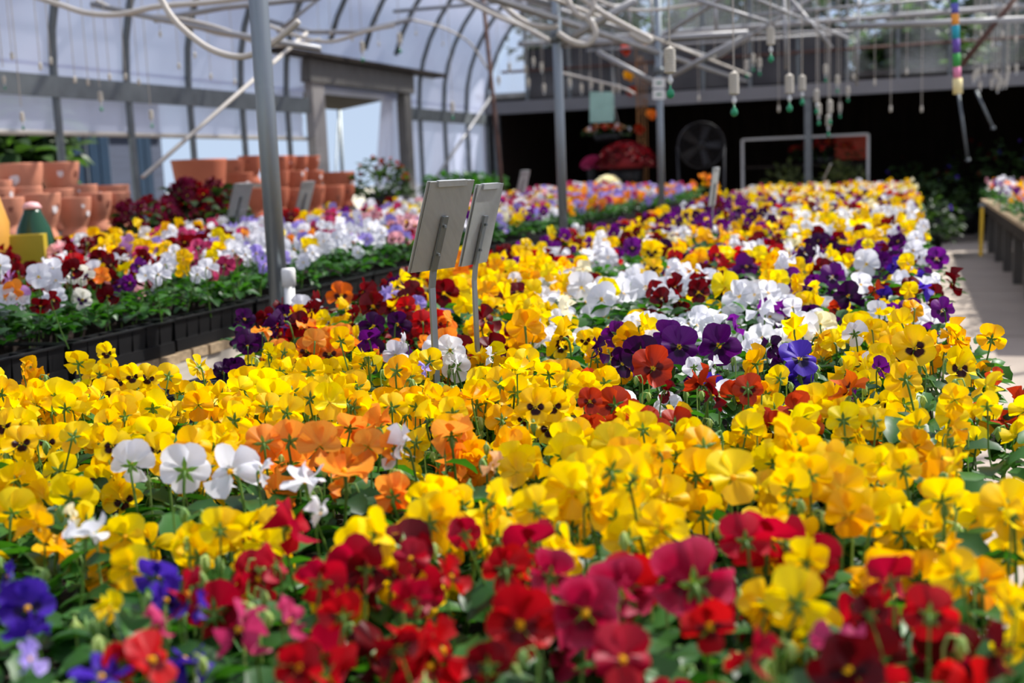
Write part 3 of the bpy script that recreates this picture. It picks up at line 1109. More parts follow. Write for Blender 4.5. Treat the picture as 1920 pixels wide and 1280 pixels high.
# ================================================================== BENCHES
def bench(name, label, x0, x1, y0, y1, ztop, slats, fascia_mat, legs_y, slat_w=.092):
    b = thing(name, label, 'bench', ((x0 + x1) / 2, (y0 + y1) / 2, 0))
    cx, cy = (x0 + x1) / 2, (y0 + y1) / 2
    if slats:
        n = int((y1 - y0) / (slat_w + .008))
        mes = [MB().box((0, 0, 0), (x1 - x0 + q, slat_w - .004 * k, .034)).mesh('slat', WOOD) for k, q in enumerate((0.0, .012, -.01))]
        for i in range(n):
            link('slat', mes[i % 3], b, (RND.uniform(-.006, .006), y0 + (i + .5) * (y1 - y0) / n - cy, ztop - .017))
    else:
        MB().box((0, 0, ztop - .017), (x1 - x0, y1 - y0, .034)).build('top', WOOD, b)
    for sx_ in (-1, 1):
        MB().box((sx_ * ((x1 - x0) / 2 - .03), 0, ztop - .085), (.04, y1 - y0, .10)).build('rail', fascia_mat, b)
    lm = MB().box((0, 0, (ztop - .135) / 2), (.09, .09, ztop - .135)).mesh('leg', WOOD_G)
    for ly in legs_y:
        for sx_ in (-1, 1):
            link('leg', lm, b, (sx_ * ((x1 - x0) / 2 - .12), ly - cy, 0))
    return b


CX0, CX1, CY0, CY1 = -1.86, 0.06, 0.3, 15.3
LX0, LX1, LY0, LY1 = -4.08, -2.43, 1.2, 15.2
RX0, RX1, RY0, RY1 = 0.95, 1.85, 8.6, 17.0
bench('plant_bench', 'long timber middle bench covered edge to edge in pansies', CX0, CX1, CY0, CY1, .71, False, WOOD_G, [.6 + 2.1 * k for k in range(8)])
bench('plant_bench', 'slatted timber bench with pale rail between the steel posts and clay pots', LX0, LX1, LY0, LY1, .75, True, WOOD_W, [2.6 + 2.1 * k for k in range(7)])
bench('plant_bench', 'dark timber bench along the aisle with a small patch of bedding plants', RX0, RX1, RY0, RY1, .69, False, WOOD_D, [8.8 + 1.3 * k for k in range(7)])


# ---- plastic trays of cell pots
def cell_proto(w, h):
    b = MB()
    t, q = w / 2, w / 2 * .78
    for z, r in ((0, q), (h, t)):
        for sx_, sy_ in ((-1, -1), (1, -1), (1, 1), (-1, 1)):
            b.v.append(Vector((sx_ * r, sy_ * r, z)))
    b.f += [(0, 3, 2, 1)] + [(k, (k + 1) % 4, 4 + (k + 1) % 4, 4 + k) for k in range(4)]
    n = 4
    for sx_, sy_ in ((-1, -1), (1, -1), (1, 1), (-1, 1)):
        b.v.append(Vector((sx_ * t * .9, sy_ * t * .9, h)))
    for sx_, sy_ in ((-1, -1), (1, -1), (1, 1), (-1, 1)):
        b.v.append(Vector((sx_ * t * .9, sy_ * t * .9, h - .012)))
    b.f += [(4 + k, 4 + (k + 1) % 4, 8 + (k + 1) % 4, 8 + k) for k in range(4)] + [(8 + k, 8 + (k + 1) % 4, 12 + (k + 1) % 4, 12 + k) for k in range(4)] + [(12, 13, 14, 15)]
    return b.mesh('cell', BLACK)


CELL = cell_proto(.074, .085)
TRAY_B = MB().box((0, 0, .008), (.30, .53, .012))
TRAY_B.box((.147, 0, .024), (.006, .53, .04)).box((-.147, 0, .024), (.006, .53, .04)).box((0, .262, .024), (.29, .006, .04)).box((0, -.262, .024), (.29, .006, .04))
TRAY_ME = TRAY_B.mesh('base', BLACK)
RIM = MB().box((.149, 0, 0), (.012, .54, .006)).box((-.149, 0, 0), (.012, .54, .006)).box((0, .265, 0), (.29, .012, .006)).box((0, -.265, 0), (.29, .012, .006)).mesh('rim', BLACK)


def tray(x, y, z, label, group, side=1, hs=1.0):
    t = thing('seedling_tray', label, 'plant tray', (x, y, z), 0, group)
    link('base', TRAY_ME, t)
    link('rim', RIM, t, (0, 0, .014 + .085 * hs))
    for j in range(7):
        link('cell', CELL, t, (side * .110, -.228 + j * .076, .014), 0, (1, 1, hs))
    return t


for k in range(24):
    tray(LX1 - .165 + RND.uniform(-.01, .01), LY0 + .35 + k * .56, .75, 'black plastic cell tray along the edge of the slatted bench', 'black cell trays on the slatted bench', 1, 1.22)
for k in range(9):
    tray(CX1 - .16, CY0 + .45 + k * .56, .71, 'black plastic cell tray on the aisle edge of the middle bench', 'black cell trays on the aisle edge of the middle bench')
for k in range(9):
    tray(CX0 + .16, CY0 + 1.0 + k * .56, .71, 'black plastic cell tray on the post-side edge of the middle bench', 'black cell trays on the post-side edge of the middle bench', -1)
tag(MB().box(((CX0 + CX1) / 2, (CY0 + CY1) / 2, .75), (CX1 - CX0 - .66, CY1 - CY0 - .2, .07)).build('growing_medium', SOIL), 'dark potting soil under the pansies of the middle bench', 'soil', None, 'stuff')
tag(MB().box(((LX0 + LX1) / 2 - .16, (LY0 + LY1) / 2, .805), (LX1 - LX0 - .36, LY1 - LY0 - .2, .11)).build('growing_medium', SOIL), 'dark potting soil on the slatted bench', 'soil', None, 'stuff')

# ================================================================== PLANTING
ZONES = {'front': 'in the mixed front rows of the middle bench', 'yellow': 'in the broad yellow block of the middle bench', 'signs': 'around the two metal signs on the middle bench', 'far': 'beyond the two metal signs on the middle bench'}
N_IND, N_SIDE = 235, 70
DEP_A = 1.62


def where(p):
    if p.zone == 'yellow':
        if p.x > CX1 - .30:
            return 'on the yellow aisle edge ' + ('abreast of the purple blooms' if p.dep > 2.1 else 'behind the crimson corner blooms' if p.dep < 1.55 else 'before the dark-faced blooms')
        if p.x < CX0 + .34:
            return 'on the post-side edge of the broad yellow block'
        if p.dep > 2.05 and 700 < p.px < 1000:
            return 'in the yellow block at the foot of the metal signs'
        if p.dep < 1.95 and 180 < p.px < 640:
            return 'in the yellow block close to the white blooms'
        if p.dep < 1.95 and p.px < 960:
            return 'in the yellow block close to the orange blooms'
        if p.dep < 1.7:
            return 'in the yellow block just behind the crimson front row'
        if p.px > 1150:
            return 'in the yellow block just before the purple blooms'
        return 'in the ' + ('aisle' if p.x > -.75 else 'post') + ' half of the broad yellow block'
    if p.zone == 'signs':
        if p.x > CX1 - .35:
            return 'on the aisle edge past the yellow block'
        if 1030 < p.px < 1480 and p.py < 660:
            return 'in the white patch past the metal signs'
        if p.px < 780:
            return 'between the metal signs and the steel post'
    return ZONES[p.zone]


def grid(x0, x1, y0, y1, step, rng):
    out = []
    ny, nx = int((y1 - y0) / step), int((x1 - x0) / step)
    for j in range(ny):
        for i in range(nx):
            out.append((x0 + (i + .5 + (.25 if j % 2 else -.25)) * (x1 - x0) / nx + rng.uniform(-.25, .25) * step, y0 + (j + .5) * (y1 - y0) / ny + rng.uniform(-.25, .25) * step))
    return out


class Plant:
    __slots__ = ('x', 'y', 'dep', 'px', 'py', 'col', 'zone', 'fac', 'blooms')


def mk(x, y, zf):
    p = Plant()
    p.x, p.y = x, y
    q = proj((x, y, zf))
    if q is None:
        return None
    p.px, p.py, p.dep = q
    p.col, p.zone, p.fac, p.blooms = None, None, 1.0, []
    return p


LEFT_LIM = [(-400, 760), (0, 718), (260, 712), (400, 704), (445, 665)]
rc = random.Random(21)
plants = [p for p in (mk(x, y, ZF) for x, y in grid(CX0 + .06, CX1, CY0, CY1, .125, rc)) if p and p.dep > .5 and -700 < p.px < 2700 and p.py < 2100 and not (p.px < 445 and p.py < interp(p.px, LEFT_LIM))]
featpx = []
for (px, py, w, col, view) in FEAT:
    P = at_z(px, py, ZF + .012)
    dep = (P - CAM).dot(FWD)
    rad = min(.052, max(.017, w * dep / F / 2 * 1.02))
    best = None
    for p in plants:
        d = math.hypot(p.x - P.x, p.y - P.y)
        if d < .10 and (p.col is None or p.col == col) and len(p.blooms) < 4 and (best is None or d < best[0]):
            best = (d, p)
    if best is None:
        p = mk(P.x, P.y + .02, ZF)
        plants.append(p)
    else:
        p = best[1]
    p.col = col
    p.blooms.append((P.x, P.y, P.z, yaw_for(view, rc) if view != 'top' else yaw_for(None, rc), var_for(view, rc), rad))
    featpx.append((px, py, w, dep))

for p in plants:
    col, zone, fac = centre_colour(p.px, p.py, rc)
    p.zone, p.fac = zone, fac
    had = len(p.blooms)
    if p.col is None:
        p.col = col
    base = 7.4 if p.col in ('yellow', 'yellow_face', 'gold') else 4.6
    want = base * fac * rc.uniform(.75, 1.25)
    n = int(want) + (1 if rc.random() < want - int(want) else 0) - had
    if had and p.col in ('white', 'cream', 'apricot', 'lavender', 'rose') and zone in ('yellow', 'front'):
        n = 0
    for _ in range(max(0, n)):
        for _try in range(4):
            a, q = rc.uniform(0, 6.283), .078 * math.sqrt(rc.random())
            x, y, z = p.x + q * math.cos(a), p.y + q * math.sin(a), ZF + rc.gauss(-.014, .03)
            rad = BLOOM_R.get(p.col, .036 if p.dep < 4 else .034) * rc.uniform(.8, 1.15)
            s = proj((x, y, z))
            if s is None:
                break
            if s[0] < 445 and s[1] < interp(s[0], LEFT_LIM) - 22:
                continue
            me_ = F * rad / s[2]
            bad = False
            for (fx, fy, fw_, fd) in featpx:
                if s[2] < fd + .03 and abs(s[0] - fx) < .5 * fw_ + me_ * .75 and abs(s[1] - fy) < .5 * fw_ + me_ * .75:
                    bad = True
                    break
            if not bad:
                if p.col.endswith('face'):
                    view = rc.choice(('front', 'front', None))
                else:
                    view = rc.choice(('back', 'back', 'back', None, 'side', 'side', 'front') if zone == 'front' else ('back', 'back', 'back', None, None, 'side', 'front'))
                p.blooms.append((x, y, z, yaw_for(view, rc), var_for(view, rc), rad))
                break

plants.sort(key=lambda p: p.dep)
in_view = [p for p in plants if -60 < p.px < 1980 and p.py < 1330 and p.blooms]
ind = set(id(p) for p in in_view[:N_IND])


def grow(p, z0, label, group, tier, rng, leaves=9, leafsize=.05, edge=False):
    o = thing('pansy_plant', label, 'pansy', (p.x, p.y, z0), 0, group)
    for (x, y, z, yaw, vi, s) in p.blooms:
        loc = (x - p.x, y - p.y, z - z0)
        if tier == 0:
            fo = link('flower', eye_mesh(vi, p.col), o, loc, 0, s, (rng.gauss(0, .12), rng.gauss(0, .14), yaw))
            for k in range(5):
                link('petal', petal_mesh(vi, k, p.col), fo)
        else:
            fo = link('flower', bloom_mesh(vi, p.col), o, loc, 0, s, (rng.gauss(0, .12), rng.gauss(0, .14), yaw))
        if tier < 2:
            link('calyx', calyx_mesh(vi), fo)
            link('stem', stem_mesh(vi), fo)
        else:
            link('stem', stem_mesh(vi), fo)
    if tier < 2:
        for _ in range(rng.choice((1, 2, 2, 3))):
            a = rng.uniform(0, 6.28)
            link('bud', bud_mesh(rng.randrange(3)), o, (.05 * math.cos(a), .05 * math.sin(a), rng.uniform(.09, .15)), rng.uniform(0, 6.28), rng.uniform(.022, .03))
    if tier == 0:
        for (loc, eu, s, k) in foliage_arrays(rng, leaves, .1, .10, leafsize, leaf_me):
            link('leaf', leaf_me[k], o, loc, 0, s, eu)
    if edge:
        for (loc, eu, s, k) in foliage_arrays(rng, 12, .2, .10, .058, leaf_me):
            link('leaf', leaf_me[k], o, (loc[0] + .05, loc[1], loc[2]), 0, s, eu)
    fm = link('foliage', FOL[rng.randrange(6)], o, None, rng.uniform(0, 6.28), rng.uniform(.95, 1.2))
    fm['kind'] = 'stuff'
    return o


rest, rest_roots = [], []
for p in plants:
    if id(p) in ind:
        c = WORDS[p.col]
        z = where(p)
        grow(p, ZT, f'{c} pansy plant {z}', f'{c} pansies {z}', 0 if p.dep < DEP_A else (1 if p.dep < 2.7 else 2), rc, 9, .05, p.x > CX1 - .14)
    else:
        rest_roots.append((p.x, p.y, ZT))
        for b in p.blooms:
            rest.append((b[0], b[1], b[2] + (p.dep - 3) * .0015, b[3], b[4], b[5] * 1.04, p.col))
far = link('pansy_bed', stuff_blooms('pansy_bed', rest, 'auto'))
tag(far, 'dense multicoloured pansies filling the far stretch of the middle bench', 'pansies', None, 'stuff')
fo = link('foliage', stuff_leaves('foliage', rest_roots, 3, 19, .10, .145, .054), far)
fo['kind'] = 'stuff'

# ---- slatted bench
ZS_T, ZS_F = .87, 1.005
rs = random.Random(33)
side = [p for p in (mk(x, y, ZS_F) for x, y in grid(LX0, LX1 - .07, LY0 + .1, LY1, .14, rs)) if p and p.dep > .5 and -900 < p.px < 1500 and not (-60 < p.px < 88 and p.py < 503)]
for p in side:
    p.col, p.fac = side_colour(p.px, p.py, rs)
    edge = (LX1 - p.x)
    fac = p.fac * (.75 if edge < .16 else 1.0)
    want = 3.3 * fac * rs.uniform(.6, 1.4)
    for _ in range(int(want + .5)):
        a, q = rs.uniform(0, 6.283), .085 * math.sqrt(rs.random())
        view = rs.choice(('front', 'front', 'back', None, None))
        p.blooms.append((p.x + q * math.cos(a), p.y + q * math.sin(a), ZS_F + rs.gauss(.0, .03) + min(.06, edge * .03), yaw_for(view, rs), var_for(view, rs), (.038 if p.col not in BLOOM_R else .033) * rs.uniform(.8, 1.2)))
side.sort(key=lambda p: p.dep)
si = [p for p in side if -20 < p.px < 1300 and p.blooms][:N_SIDE]
sid = set(id(p) for p in si)
rest, rest_roots = [], []
for p in side:
    if id(p) in sid:
        c = WORDS[p.col]
        grow(p, ZS_T, f'{c} pansy plant on the slatted bench before the clay pots', f'{c} pansies on the slatted bench', 2, rs)
    else:
        rest_roots.append((p.x, p.y, ZS_T))
        for b in p.blooms:
            rest.append((b[0], b[1], b[2], b[3], b[4], b[5] * 1.05, p.col))
sb = link('pansy_bed', stuff_blooms('pansy_bed', rest, 'auto'))
tag(sb, 'mixed pansies and violas filling the slatted bench before the doorway', 'pansies', None, 'stuff')
fo = link('foliage', stuff_leaves('foliage', rest_roots, 4, 20, .11, .13, .055), sb)
fo['kind'] = 'stuff'

# ---- aisle bench
rr = random.Random(41)
items, roots = [], []
for x, y in grid(RX0, RX1 - .1, RY0 + 1.0, RY1 - 1, .15, rr):
    roots.append((x, y, .74))
    c = pick(rr, [('white', 30), ('orange', 22), ('pink', 14), ('violet', 10), ('purple', 10), ('gold', 14)])
    for _ in range(rr.choice((1, 2, 3))):
        items.append((x + rr.uniform(-.06, .06), y + rr.uniform(-.06, .06), .92 + rr.gauss(0, .04), rr.uniform(0, 6.28), rr.randrange(20), .036, c))
ab = link('pansy_bed', stuff_blooms('pansy_bed', items))
tag(ab, 'sparse white, orange and violet pansies on the dark aisle bench', 'pansies', None, 'stuff')
fo = link('foliage', stuff_leaves('foliage', roots, 6, 16, .12, .16, .06), ab)
fo['kind'] = 'stuff'

# ================================================================== SIGNS
def sign(px, py, dep, psi, wd, ht, lean, label, group=None, zb=.72, face=1):
    """metal plate on a bent flat stake; (px,py) is the plate's centre"""
    c = at_d(px, py, dep)
    l = Vector((math.cos(psi), -math.sin(psi), 0))
    w = Vector((math.sin(psi), math.cos(psi), 0))
    h = Vector((0, 0, 1)) * math.cos(lean) + l * math.sin(lean)
    n = w.cross(h)
    if n.dot(CAM - c) < 0:
        n = -n
    o = thing('metal_sign', label, 'sign', (c.x, c.y, zb), 0, group)
    lc = Vector((0, 0, c.z - zb))
    for k, (off, sh_) in enumerate(((-.004, 0), (-.0005, .006))):
        q = lc + n * off + w * sh_
        MB().slab(q - w * wd / 2 - h * ht / 2, q + w * wd / 2 - h * ht / 2, q + w * wd / 2 + h * ht / 2, q - w * wd / 2 + h * ht / 2, .0022).build('plate', ALU, o)
    # rolled top channel holding the plates
    q = lc + h * (ht / 2 + .002)
    MB().slab(q - w * wd * .30, q + w * wd * .34, q + w * wd * .34 - h * .012 + n * .001, q - w * wd * .30 - h * .012 + n * .001, .009).build('top_channel', ALU, o)
    # stake: strap on the plate, bend, vertical leg
    s0 = lc + n * .006 + h * ht * .12
    s1 = lc + n * .006 - h * ht * .5
    s2 = s1 - h * .018 - Vector((0, 0, .018))
    s3 = Vector((s2.x, s2.y, 0))
    sw = w * .0085
    MB().slab(s0 - sw, s0 + sw, s1 + sw, s1 - sw, .005).slab(s1 - sw, s1 + sw, s2 + sw, s2 - sw, .005).slab(s2 - sw, s2 + sw, s3 + sw, s3 - sw, .005).build('stake', STEEL, o)
    for k in (.02, -.30):
        q = lc + n * .011 + h * ht * k
        MB().lathe([(.0001, -.003), (.0032, -.003), (.0032, .002), (.0001, .003)], 6, tuple(q), False).build('rivet', STEEL_D, o)
    return o


sign(827, 424, 2.42, math.radians(20), .135, .195, math.radians(20), 'wide aluminium sign plate seen from behind on a bent stake among the yellow pansies')
sign(903, 421, 2.62, math.radians(7), .125, .185, math.radians(16), 'narrow aluminium sign plate turned edgeways beside the wide metal sign')
sign(450, 375, 7.3, math.radians(12), .16, .22, math.radians(22), 'grey metal sign on the slatted bench before the crimson foliage plants', None, .86)
sign(572, 368, 8.3, math.radians(6), .16, .22, math.radians(20), 'grey metal sign on the slatted bench before the stacked clay pots', None, .86)
sign(981, 340, 11.5, math.radians(14), .16, .22, math.radians(16), 'small pale sign near the brown leaning pole at the far slatted bench end', None, .86)
sign(1339, 350, 6.6, math.radians(4), .15, .215, math.radians(8), 'tall white sign plate on a stake among purple pansies of the middle bench')
sign(1551, 322, 12.5, math.radians(2), .13, .18, math.radians(26), 'small tilted white sign at the far end of the middle bench')

# ================================================================== POSTS, PIPES, OVERHEAD FRAME
PX = -2.12
posts = [at_x(505, 300, PX), at_x(1052, 300, PX), at_x(1239, 300, PX)]
PYS = [p.y for p in posts]
PLAB = ['thick galvanised steel post beside the slatted bench and white standpipe', 'galvanised steel post by the hose loops, between the two benches', 'thin far steel post carrying the little white notices']
for k, py_ in enumerate(PYS):
    o = thing('steel_post', PLAB[k], 'post', (PX, py_, 0))
    MB().tube([(0, 0, 0), (0, 0, 3.3)], .031 if k else .034, 14).build('pole', STEEL, o, True)
    MB().lathe([(.07, 0), (.07, .012), (.045, .016), (.045, .07), (.036, .072)], 14).build('base_flange', STEEL_D, o, True)
    for zc in (2.16, 2.95):
        MB().lathe([(.036, -.03), (.046, -.03), (.046, .03), (.036, .03)], 12, (0, 0, zc), False).build('clamp', STEEL_D, o, True)
q = at_y(540, 505, PYS[0] - .04)
sp = thing('standpipe', 'capped white plastic standpipe clamped next to the thick steel post', 'pipe', (q.x, q.y, 0))
MB().tube([(0, 0, 0), (0, 0, q.z - .05)], .019, 14).build('pipe', PVC, sp, True)
MB().lathe([(.019, -.06), (.024, -.058), (.025, -.004), (.022, .004), (.001, .006)], 14, (0, 0, q.z)).build('cap', PVC, sp, True)
MB().box((-.03, 0, q.z - .14), (.10, .02, .018)).build('clamp', STEEL_D, sp)
q = at_y(1078, 420, PYS[1] - .04)
sp = thing('standpipe', 'white plastic standpipe at the foot of the post by the hose loops', 'pipe', (q.x, q.y, 0))
MB().tube([(0, 0, 0), (0, 0, q.z)], .019, 10).build('pipe', PVC, sp, True)
MB().lathe([(.019, -.05), (.024, -.048), (.025, 0), (.001, .006)], 10, (0, 0, q.z)).build('cap', PVC, sp, True)

fr = struct(link('beam_frame', None), 'overhead frame of grey pipes and braces between the posts', 'frame')


def pipe(pts, r=.02, m=PIPE, name='frame_pipe', parent=fr, seg=8):
    return MB().tube(pts, r, seg).build(name, m, parent, True)


ZL = 2.16
pipe([(PX, -1, ZL), (PX, 16.8, ZL + .25)], .026)
pipe([(PX + .06, -1, ZL + .10), (PX + .06, 16.8, ZL + .33)], .014, HOSE)
for k, y in enumerate([PYS[0] - 3.2] + PYS + [PYS[2] + 3.4]):
    zc = 2.5 + .08 * k
    hw = AW * math.sqrt(max(0, 1 - ((zc + .55 - ZS) / AH) ** 2))
    pipe([(XC - hw, y, zc + .55), (XC + hw, y, zc + .55)], .022)
    pipe([(PX, y, zc - .3), (XC - hw * .55, y, zc + .53)], .018)
    pipe([(PX, y, zc - .3), (PX + 1.5, y, zc + .53)], .022)
    pipe([(XC - hw * .55, y, zc + .55), (XC - hw * .35, y, arch(0.28)[1])], .015)
    pipe([(PX, y, zc + .5), (PX, y, ZS + AH)], .02)
# braces read off the picture, each in the plane of its post row
pipe([at_y(1053, 82, PYS[1]), at_y(1192, 0, PYS[1])], .026)
pipe([at_y(1120, 97, PYS[2]), at_y(1237, 160, PYS[2])], .024)
pipe([at_y(1242, 152, PYS[2]), at_y(1402, 64, PYS[2])], .024)
pipe([at_y(1058, 84, PYS[2]), at_y(1402, 62, PYS[2])], .03)
pipe([at_y(1590, 50, 11), at_y(1925, 36, 11)], .028)
pipe([at_y(1905, -5, 11), at_y(1803, 122, 11)], .024, RUST)
pipe([at_y(1290, -5, 9), at_y(1440, 42, 9)], .015)
pipe([at_y(1420, 0, 9), at_y(1590, 72, 13)], .015)
pipe([at_x(575, 62, -4.6), at_x(268, 332, -4.6)], .015, HOSE, 'wind_brace')
pipe([at_x(925, 175, -5.6), at_x(820, 330, -5.6)], .02, PIPE, 'wind_brace')
hoop_l = [at_y(500, 38, 10.5), at_y(582, 60, 10.5), at_y(672, 60, 10.5), at_y(772, 36, 10.5)]
pipe(hoop_l, .022)
pipe([at_y(172, 8, 7), at_y(300, 36, 7), at_y(470, 70, 7), at_y(600, 92, 7)], .02)
pipe([at_y(290, 38, 7.4), at_y(420, 14, 7.4), at_y(600, -5, 7.4)], .02)

rust = at_d(946, 400, 13.9)
rt = at_d(905, -10, 13.9)
dv = (rt - rust) / (rt.z - rust.z)
lp = thing('leaning_pole', 'rusty brown pole leaning behind the slatted bench end', 'pole', tuple(rust + dv * (0 - rust.z)))
MB().tube([(0, 0, 0), tuple(dv * 3.5)], .027, 8).build('shaft', RUST, lp, True)
MB().lathe([(.05, 0), (.05, .02), (.021, .03)], 10).build('foot_plate', RUST, lp, True)


def hose(pts, r, label, dep=None, name='hose'):
    P = smooth_path(pts, 6)
    return tag(MB().tube(P, r, 7).build(name, HOSE, None, True), label, 'hose')


Y1 = PYS[1] - .1
hose([at_y(p[0], p[1], 6.2) for p in ((40, -14), (110, 8), (160, 24), (215, 28), (260, 20), (300, 12), (400, 4), (490, -8))], .017, 'pale hose sagging along the pipe above the clay pots')
hose([at_y(p[0], p[1], 5.2) for p in ((300, -6), (318, 26), (345, 56), (390, 90), (440, 106), (478, 100), (520, 74), (560, 40))], .016, 'pale hose hanging in a deep loop beside the thick steel post')
hose([at_y(p[0], p[1], Y1) for p in ((930, -8), (952, 18), (990, 44), (1030, 51), (1045, 48))], .018, 'pale hose drooping to the post with the hose loops')
hose([at_y(p[0], p[1], Y1) for p in ((1060, -8), (1078, 22), (1098, 32), (1112, 18), (1112, -8))], .018, 'short pale hose loop above the post brace')
hose([at_y(p[0], p[1], Y1) for p in ((1046, 62), (1072, 78), (1100, 83), (1116, 66), (1112, 46), (1098, 30))], .019, 'pale hose curled in a tight loop below the post brace')
hose([at_y(p[0], p[1], Y1) for p in ((1088, -6), (1130, 24), (1180, 52), (1218, 72), (1212, 78), (1180, 62))], .017, 'pale hose running down to the hanging drip lines')
hose([at_y(p[0], p[1], 14) for p in ((1050, 136), (1110, 150), (1165, 164), (1190, 176))], .016, 'pale hose strung with small drippers before the shed sign')
hose([at_x(p[0], p[1], -5.0) for p in ((773, 37), (830, 52), (880, 80), (915, 130))], .012, 'thin pale hose bowed under the roof above the doorway')

hose([at_y(p[0], p[1], 7.0) for p in ((180, 2), (240, 26), (330, 34), (410, 52), (480, 80))], .013, 'pale hose tied along the sloping pipe above the clay pots')
hose([at_y(p[0], p[1], 8.4) for p in ((498, 46), (560, 68), (620, 78), (690, 58), (740, 48))], .014, 'pale hose slung under the bowed pipe before the doorway')
hose([at_y(p[0], p[1], 8.2) for p in ((330, 34), (400, 62), (470, 72), (520, 86), (600, 74))], .012, 'thin pale hose crossing behind the thick steel post')
hose([at_y(p[0], p[1], 9.0) for p in ((860, -6), (930, 30), (985, 52), (1030, 76))], .016, 'pale hose running beside the sloping pipe to the post with the loops')
hose([at_y(p[0], p[1], 9.6) for p in ((1110, -6), (1150, 12), (1200, 20), (1270, 14), (1330, 4))], .014, 'pale hose sagging high between the far posts')
for (a_, b2, y_) in (((600, -5), (520, 60), 9.0), ((880, -5), (1000, 60), 9.5), ((1220, -5), (1224, 70), 11.5), ((1180, -5), (1182, 60), 12.5), ((1340, -5), (1344, 60), 13), ((1470, -5), (1474, 130), 14), ((1610, -5), (1606, 160), 15), ((1000, 20), (1180, 10), 11), ((1280, 66), (1600, 58), 14.5), ((1400, 30), (1800, -6), 12.5), ((1480, -5), (1560, 90), 11), ((1100, 95), (1590, 62), 16.5)):
    pipe([at_y(a_[0], a_[1], y_), at_y(b2[0], b2[1], y_)], .016)

# ---- hanging drip lines
GREEN_B = mat('green_bulb', (22, 128, 86), 0.25, 0, 0.1, 20)
WEIGHT = mat('ribbed_weight', (178, 172, 158), 0.5, 0, 0.06, 10)
GLASSY = mat('pale_connector', (200, 202, 200), 0.2, 0, 0.05, 10)
wprof = []
for k in range(9):
    z = .085 * k / 8
    wprof += [(.021, z + .001), (.0235, z + .004)]
WEIGHT_ME = MB().lathe([(.008, -.004)] + wprof + [(.012, .094), (.004, .10)], 14).mesh('weight', WEIGHT)
CONN_ME = MB().lathe([(.003, -.045), (.007, -.04), (.012, -.028), (.007, -.014), (.005, -.004)], 10).mesh('connector', GLASSY, True)
BULB_ME = MB().lathe([(.002, -.098), (.012, -.092), (.0165, -.08), (.012, -.066), (.005, -.06), (.003, -.045)], 12).mesh('bulb', GREEN_B, True)
TUBE_ME = MB().tube([(0, 0, 0), (0, 0, 1)], .0032, 6).mesh('tube', HOSE, True)


def drip(px, py, wpx, label, group, bulb=True):
    """(px,py): middle of the weight; wpx its width"""
    dep = .047 * F / wpx
    c = at_d(px, py, dep)
    sc_ = 1.0
    if c.x < -5.75:
        c = at_x(px, py, -5.6)
        sc_ = wpx * (c - CAM).dot(FWD) / F / .047
    o = thing('drip_line', label, 'drip line', tuple(c - Vector((0, 0, .045))), 0, group)
    link('weight', WEIGHT_ME, o, None, 0, sc_)
    link('connector', CONN_ME, o, None, 0, sc_)
    if bulb:
        link('bulb', BULB_ME, o, None, 0, sc_)
    top = arch_z(c.x) - .03
    link('tube', TUBE_ME, o, (0, 0, .098), 0, (1, 1, max(.2, top - c.z - .05)))
    return o


drip(1256, 114, 23, 'largest ribbed drip weight with green bulb hanging before the white notices', None)
for (px, py, w) in ((1376, 157, 20), (1445, 68, 16), (1480, 158, 17), (1504, 156, 13.5)):
    drip(px, py, w, 'ribbed pale drip weight with a green bulb hanging before the header beam', 'drip lines with green bulbs before the header beam')
for (px, py, w) in ((1531, 180, 11), (1535, 205, 10), (1556, 200, 11), (1553, 226, 10), (1412, 110, 8), (1424, 118, 8), (1400, 122, 8), (1548, 130, 8), (1570, 150, 8), (1590, 170, 7), (1575, 200, 7)):
    drip(px, py, w, 'slim drip line in the crowded cluster before the shed opening', 'slim drip lines clustered before the shed opening')
for (px, py, w) in ((41, 214, 8), (188, 178, 9), (283, 212, 8), (556, 45, 9), (679, 88, 9), (749, 72, 9), (848, 200, 8), (7, 142, 6)):
    drip(px, py, w, 'small drip line hanging before the milky plastic wall', 'small drip lines before the milky wall')
for (px, py) in ((955, 125), (985, 130), (1000, 115), (1015, 125), (990, 155), (1020, 165), (935, 150), (1068, 155), (1090, 165), (1108, 157), (1127, 163), (1150, 167), (1160, 165)):
    drip(px, py, 6.5, 'tiny drip line in the row before the gable sheets', 'tiny drip lines before the gable', False)
rx = random.Random(9)
for k in range(14):
    drip(1825 + rx.uniform(0, 90), rx.uniform(125, 165), 6.5, 'tiny drip line high over the dark aisle bench', 'tiny drip lines over the aisle bench', False)
# bare strings in front of the plastic wall
for (px, y0) in ((22, 100), (75, 120), (95, 110), (140, 145), (165, 150), (205, 140), (235, 140), (260, 150), (300, 60), (335, 120), (365, 100), (395, 140), (440, 150), (600, 90), (620, 60), (660, 70), (710, 80), (780, 60), (830, 80)):
    a = at_x(px, y0, -5.2)
    tp = arch_z(a.x) - .1
    s = thing('hanging_string', 'thin bare string hanging before the milky plastic wall', 'string', tuple(a), 0, 'bare strings before the milky wall')
    link('tube', TUBE_ME, s, None, 0, (.8, .8, max(.2, tp - a.z)))
    link('knot', MB().lathe([(.002, -.04), (.011, -.03), (.011, 0), (.003, .01)], 8).mesh('knot', WEIGHT), s)
for (px, y0) in ((1230, 120), (1310, 180), (1340, 100), (1395, 130), (1600, 140), (1640, 150), (1670, 200), (1728, 200), (1460, 200), (1700, 130), (1840, 60), (1860, 80), (1880, 60), (1905, 70)):
    a = at_y(px, y0, 13.5)
    s = thing('hanging_string', 'thin bare string hanging before the gable', 'string', tuple(a), 0, 'bare strings before the gable')
    link('tube', TUBE_ME, s, None, 0, (1.1, 1.1, max(.3, arch_z(a.x) - .1 - a.z)))
    link('knot', MB().lathe([(.002, -.06), (.013, -.05), (.013, 0), (.003, .01)], 8).mesh('knot', WEIGHT), s)

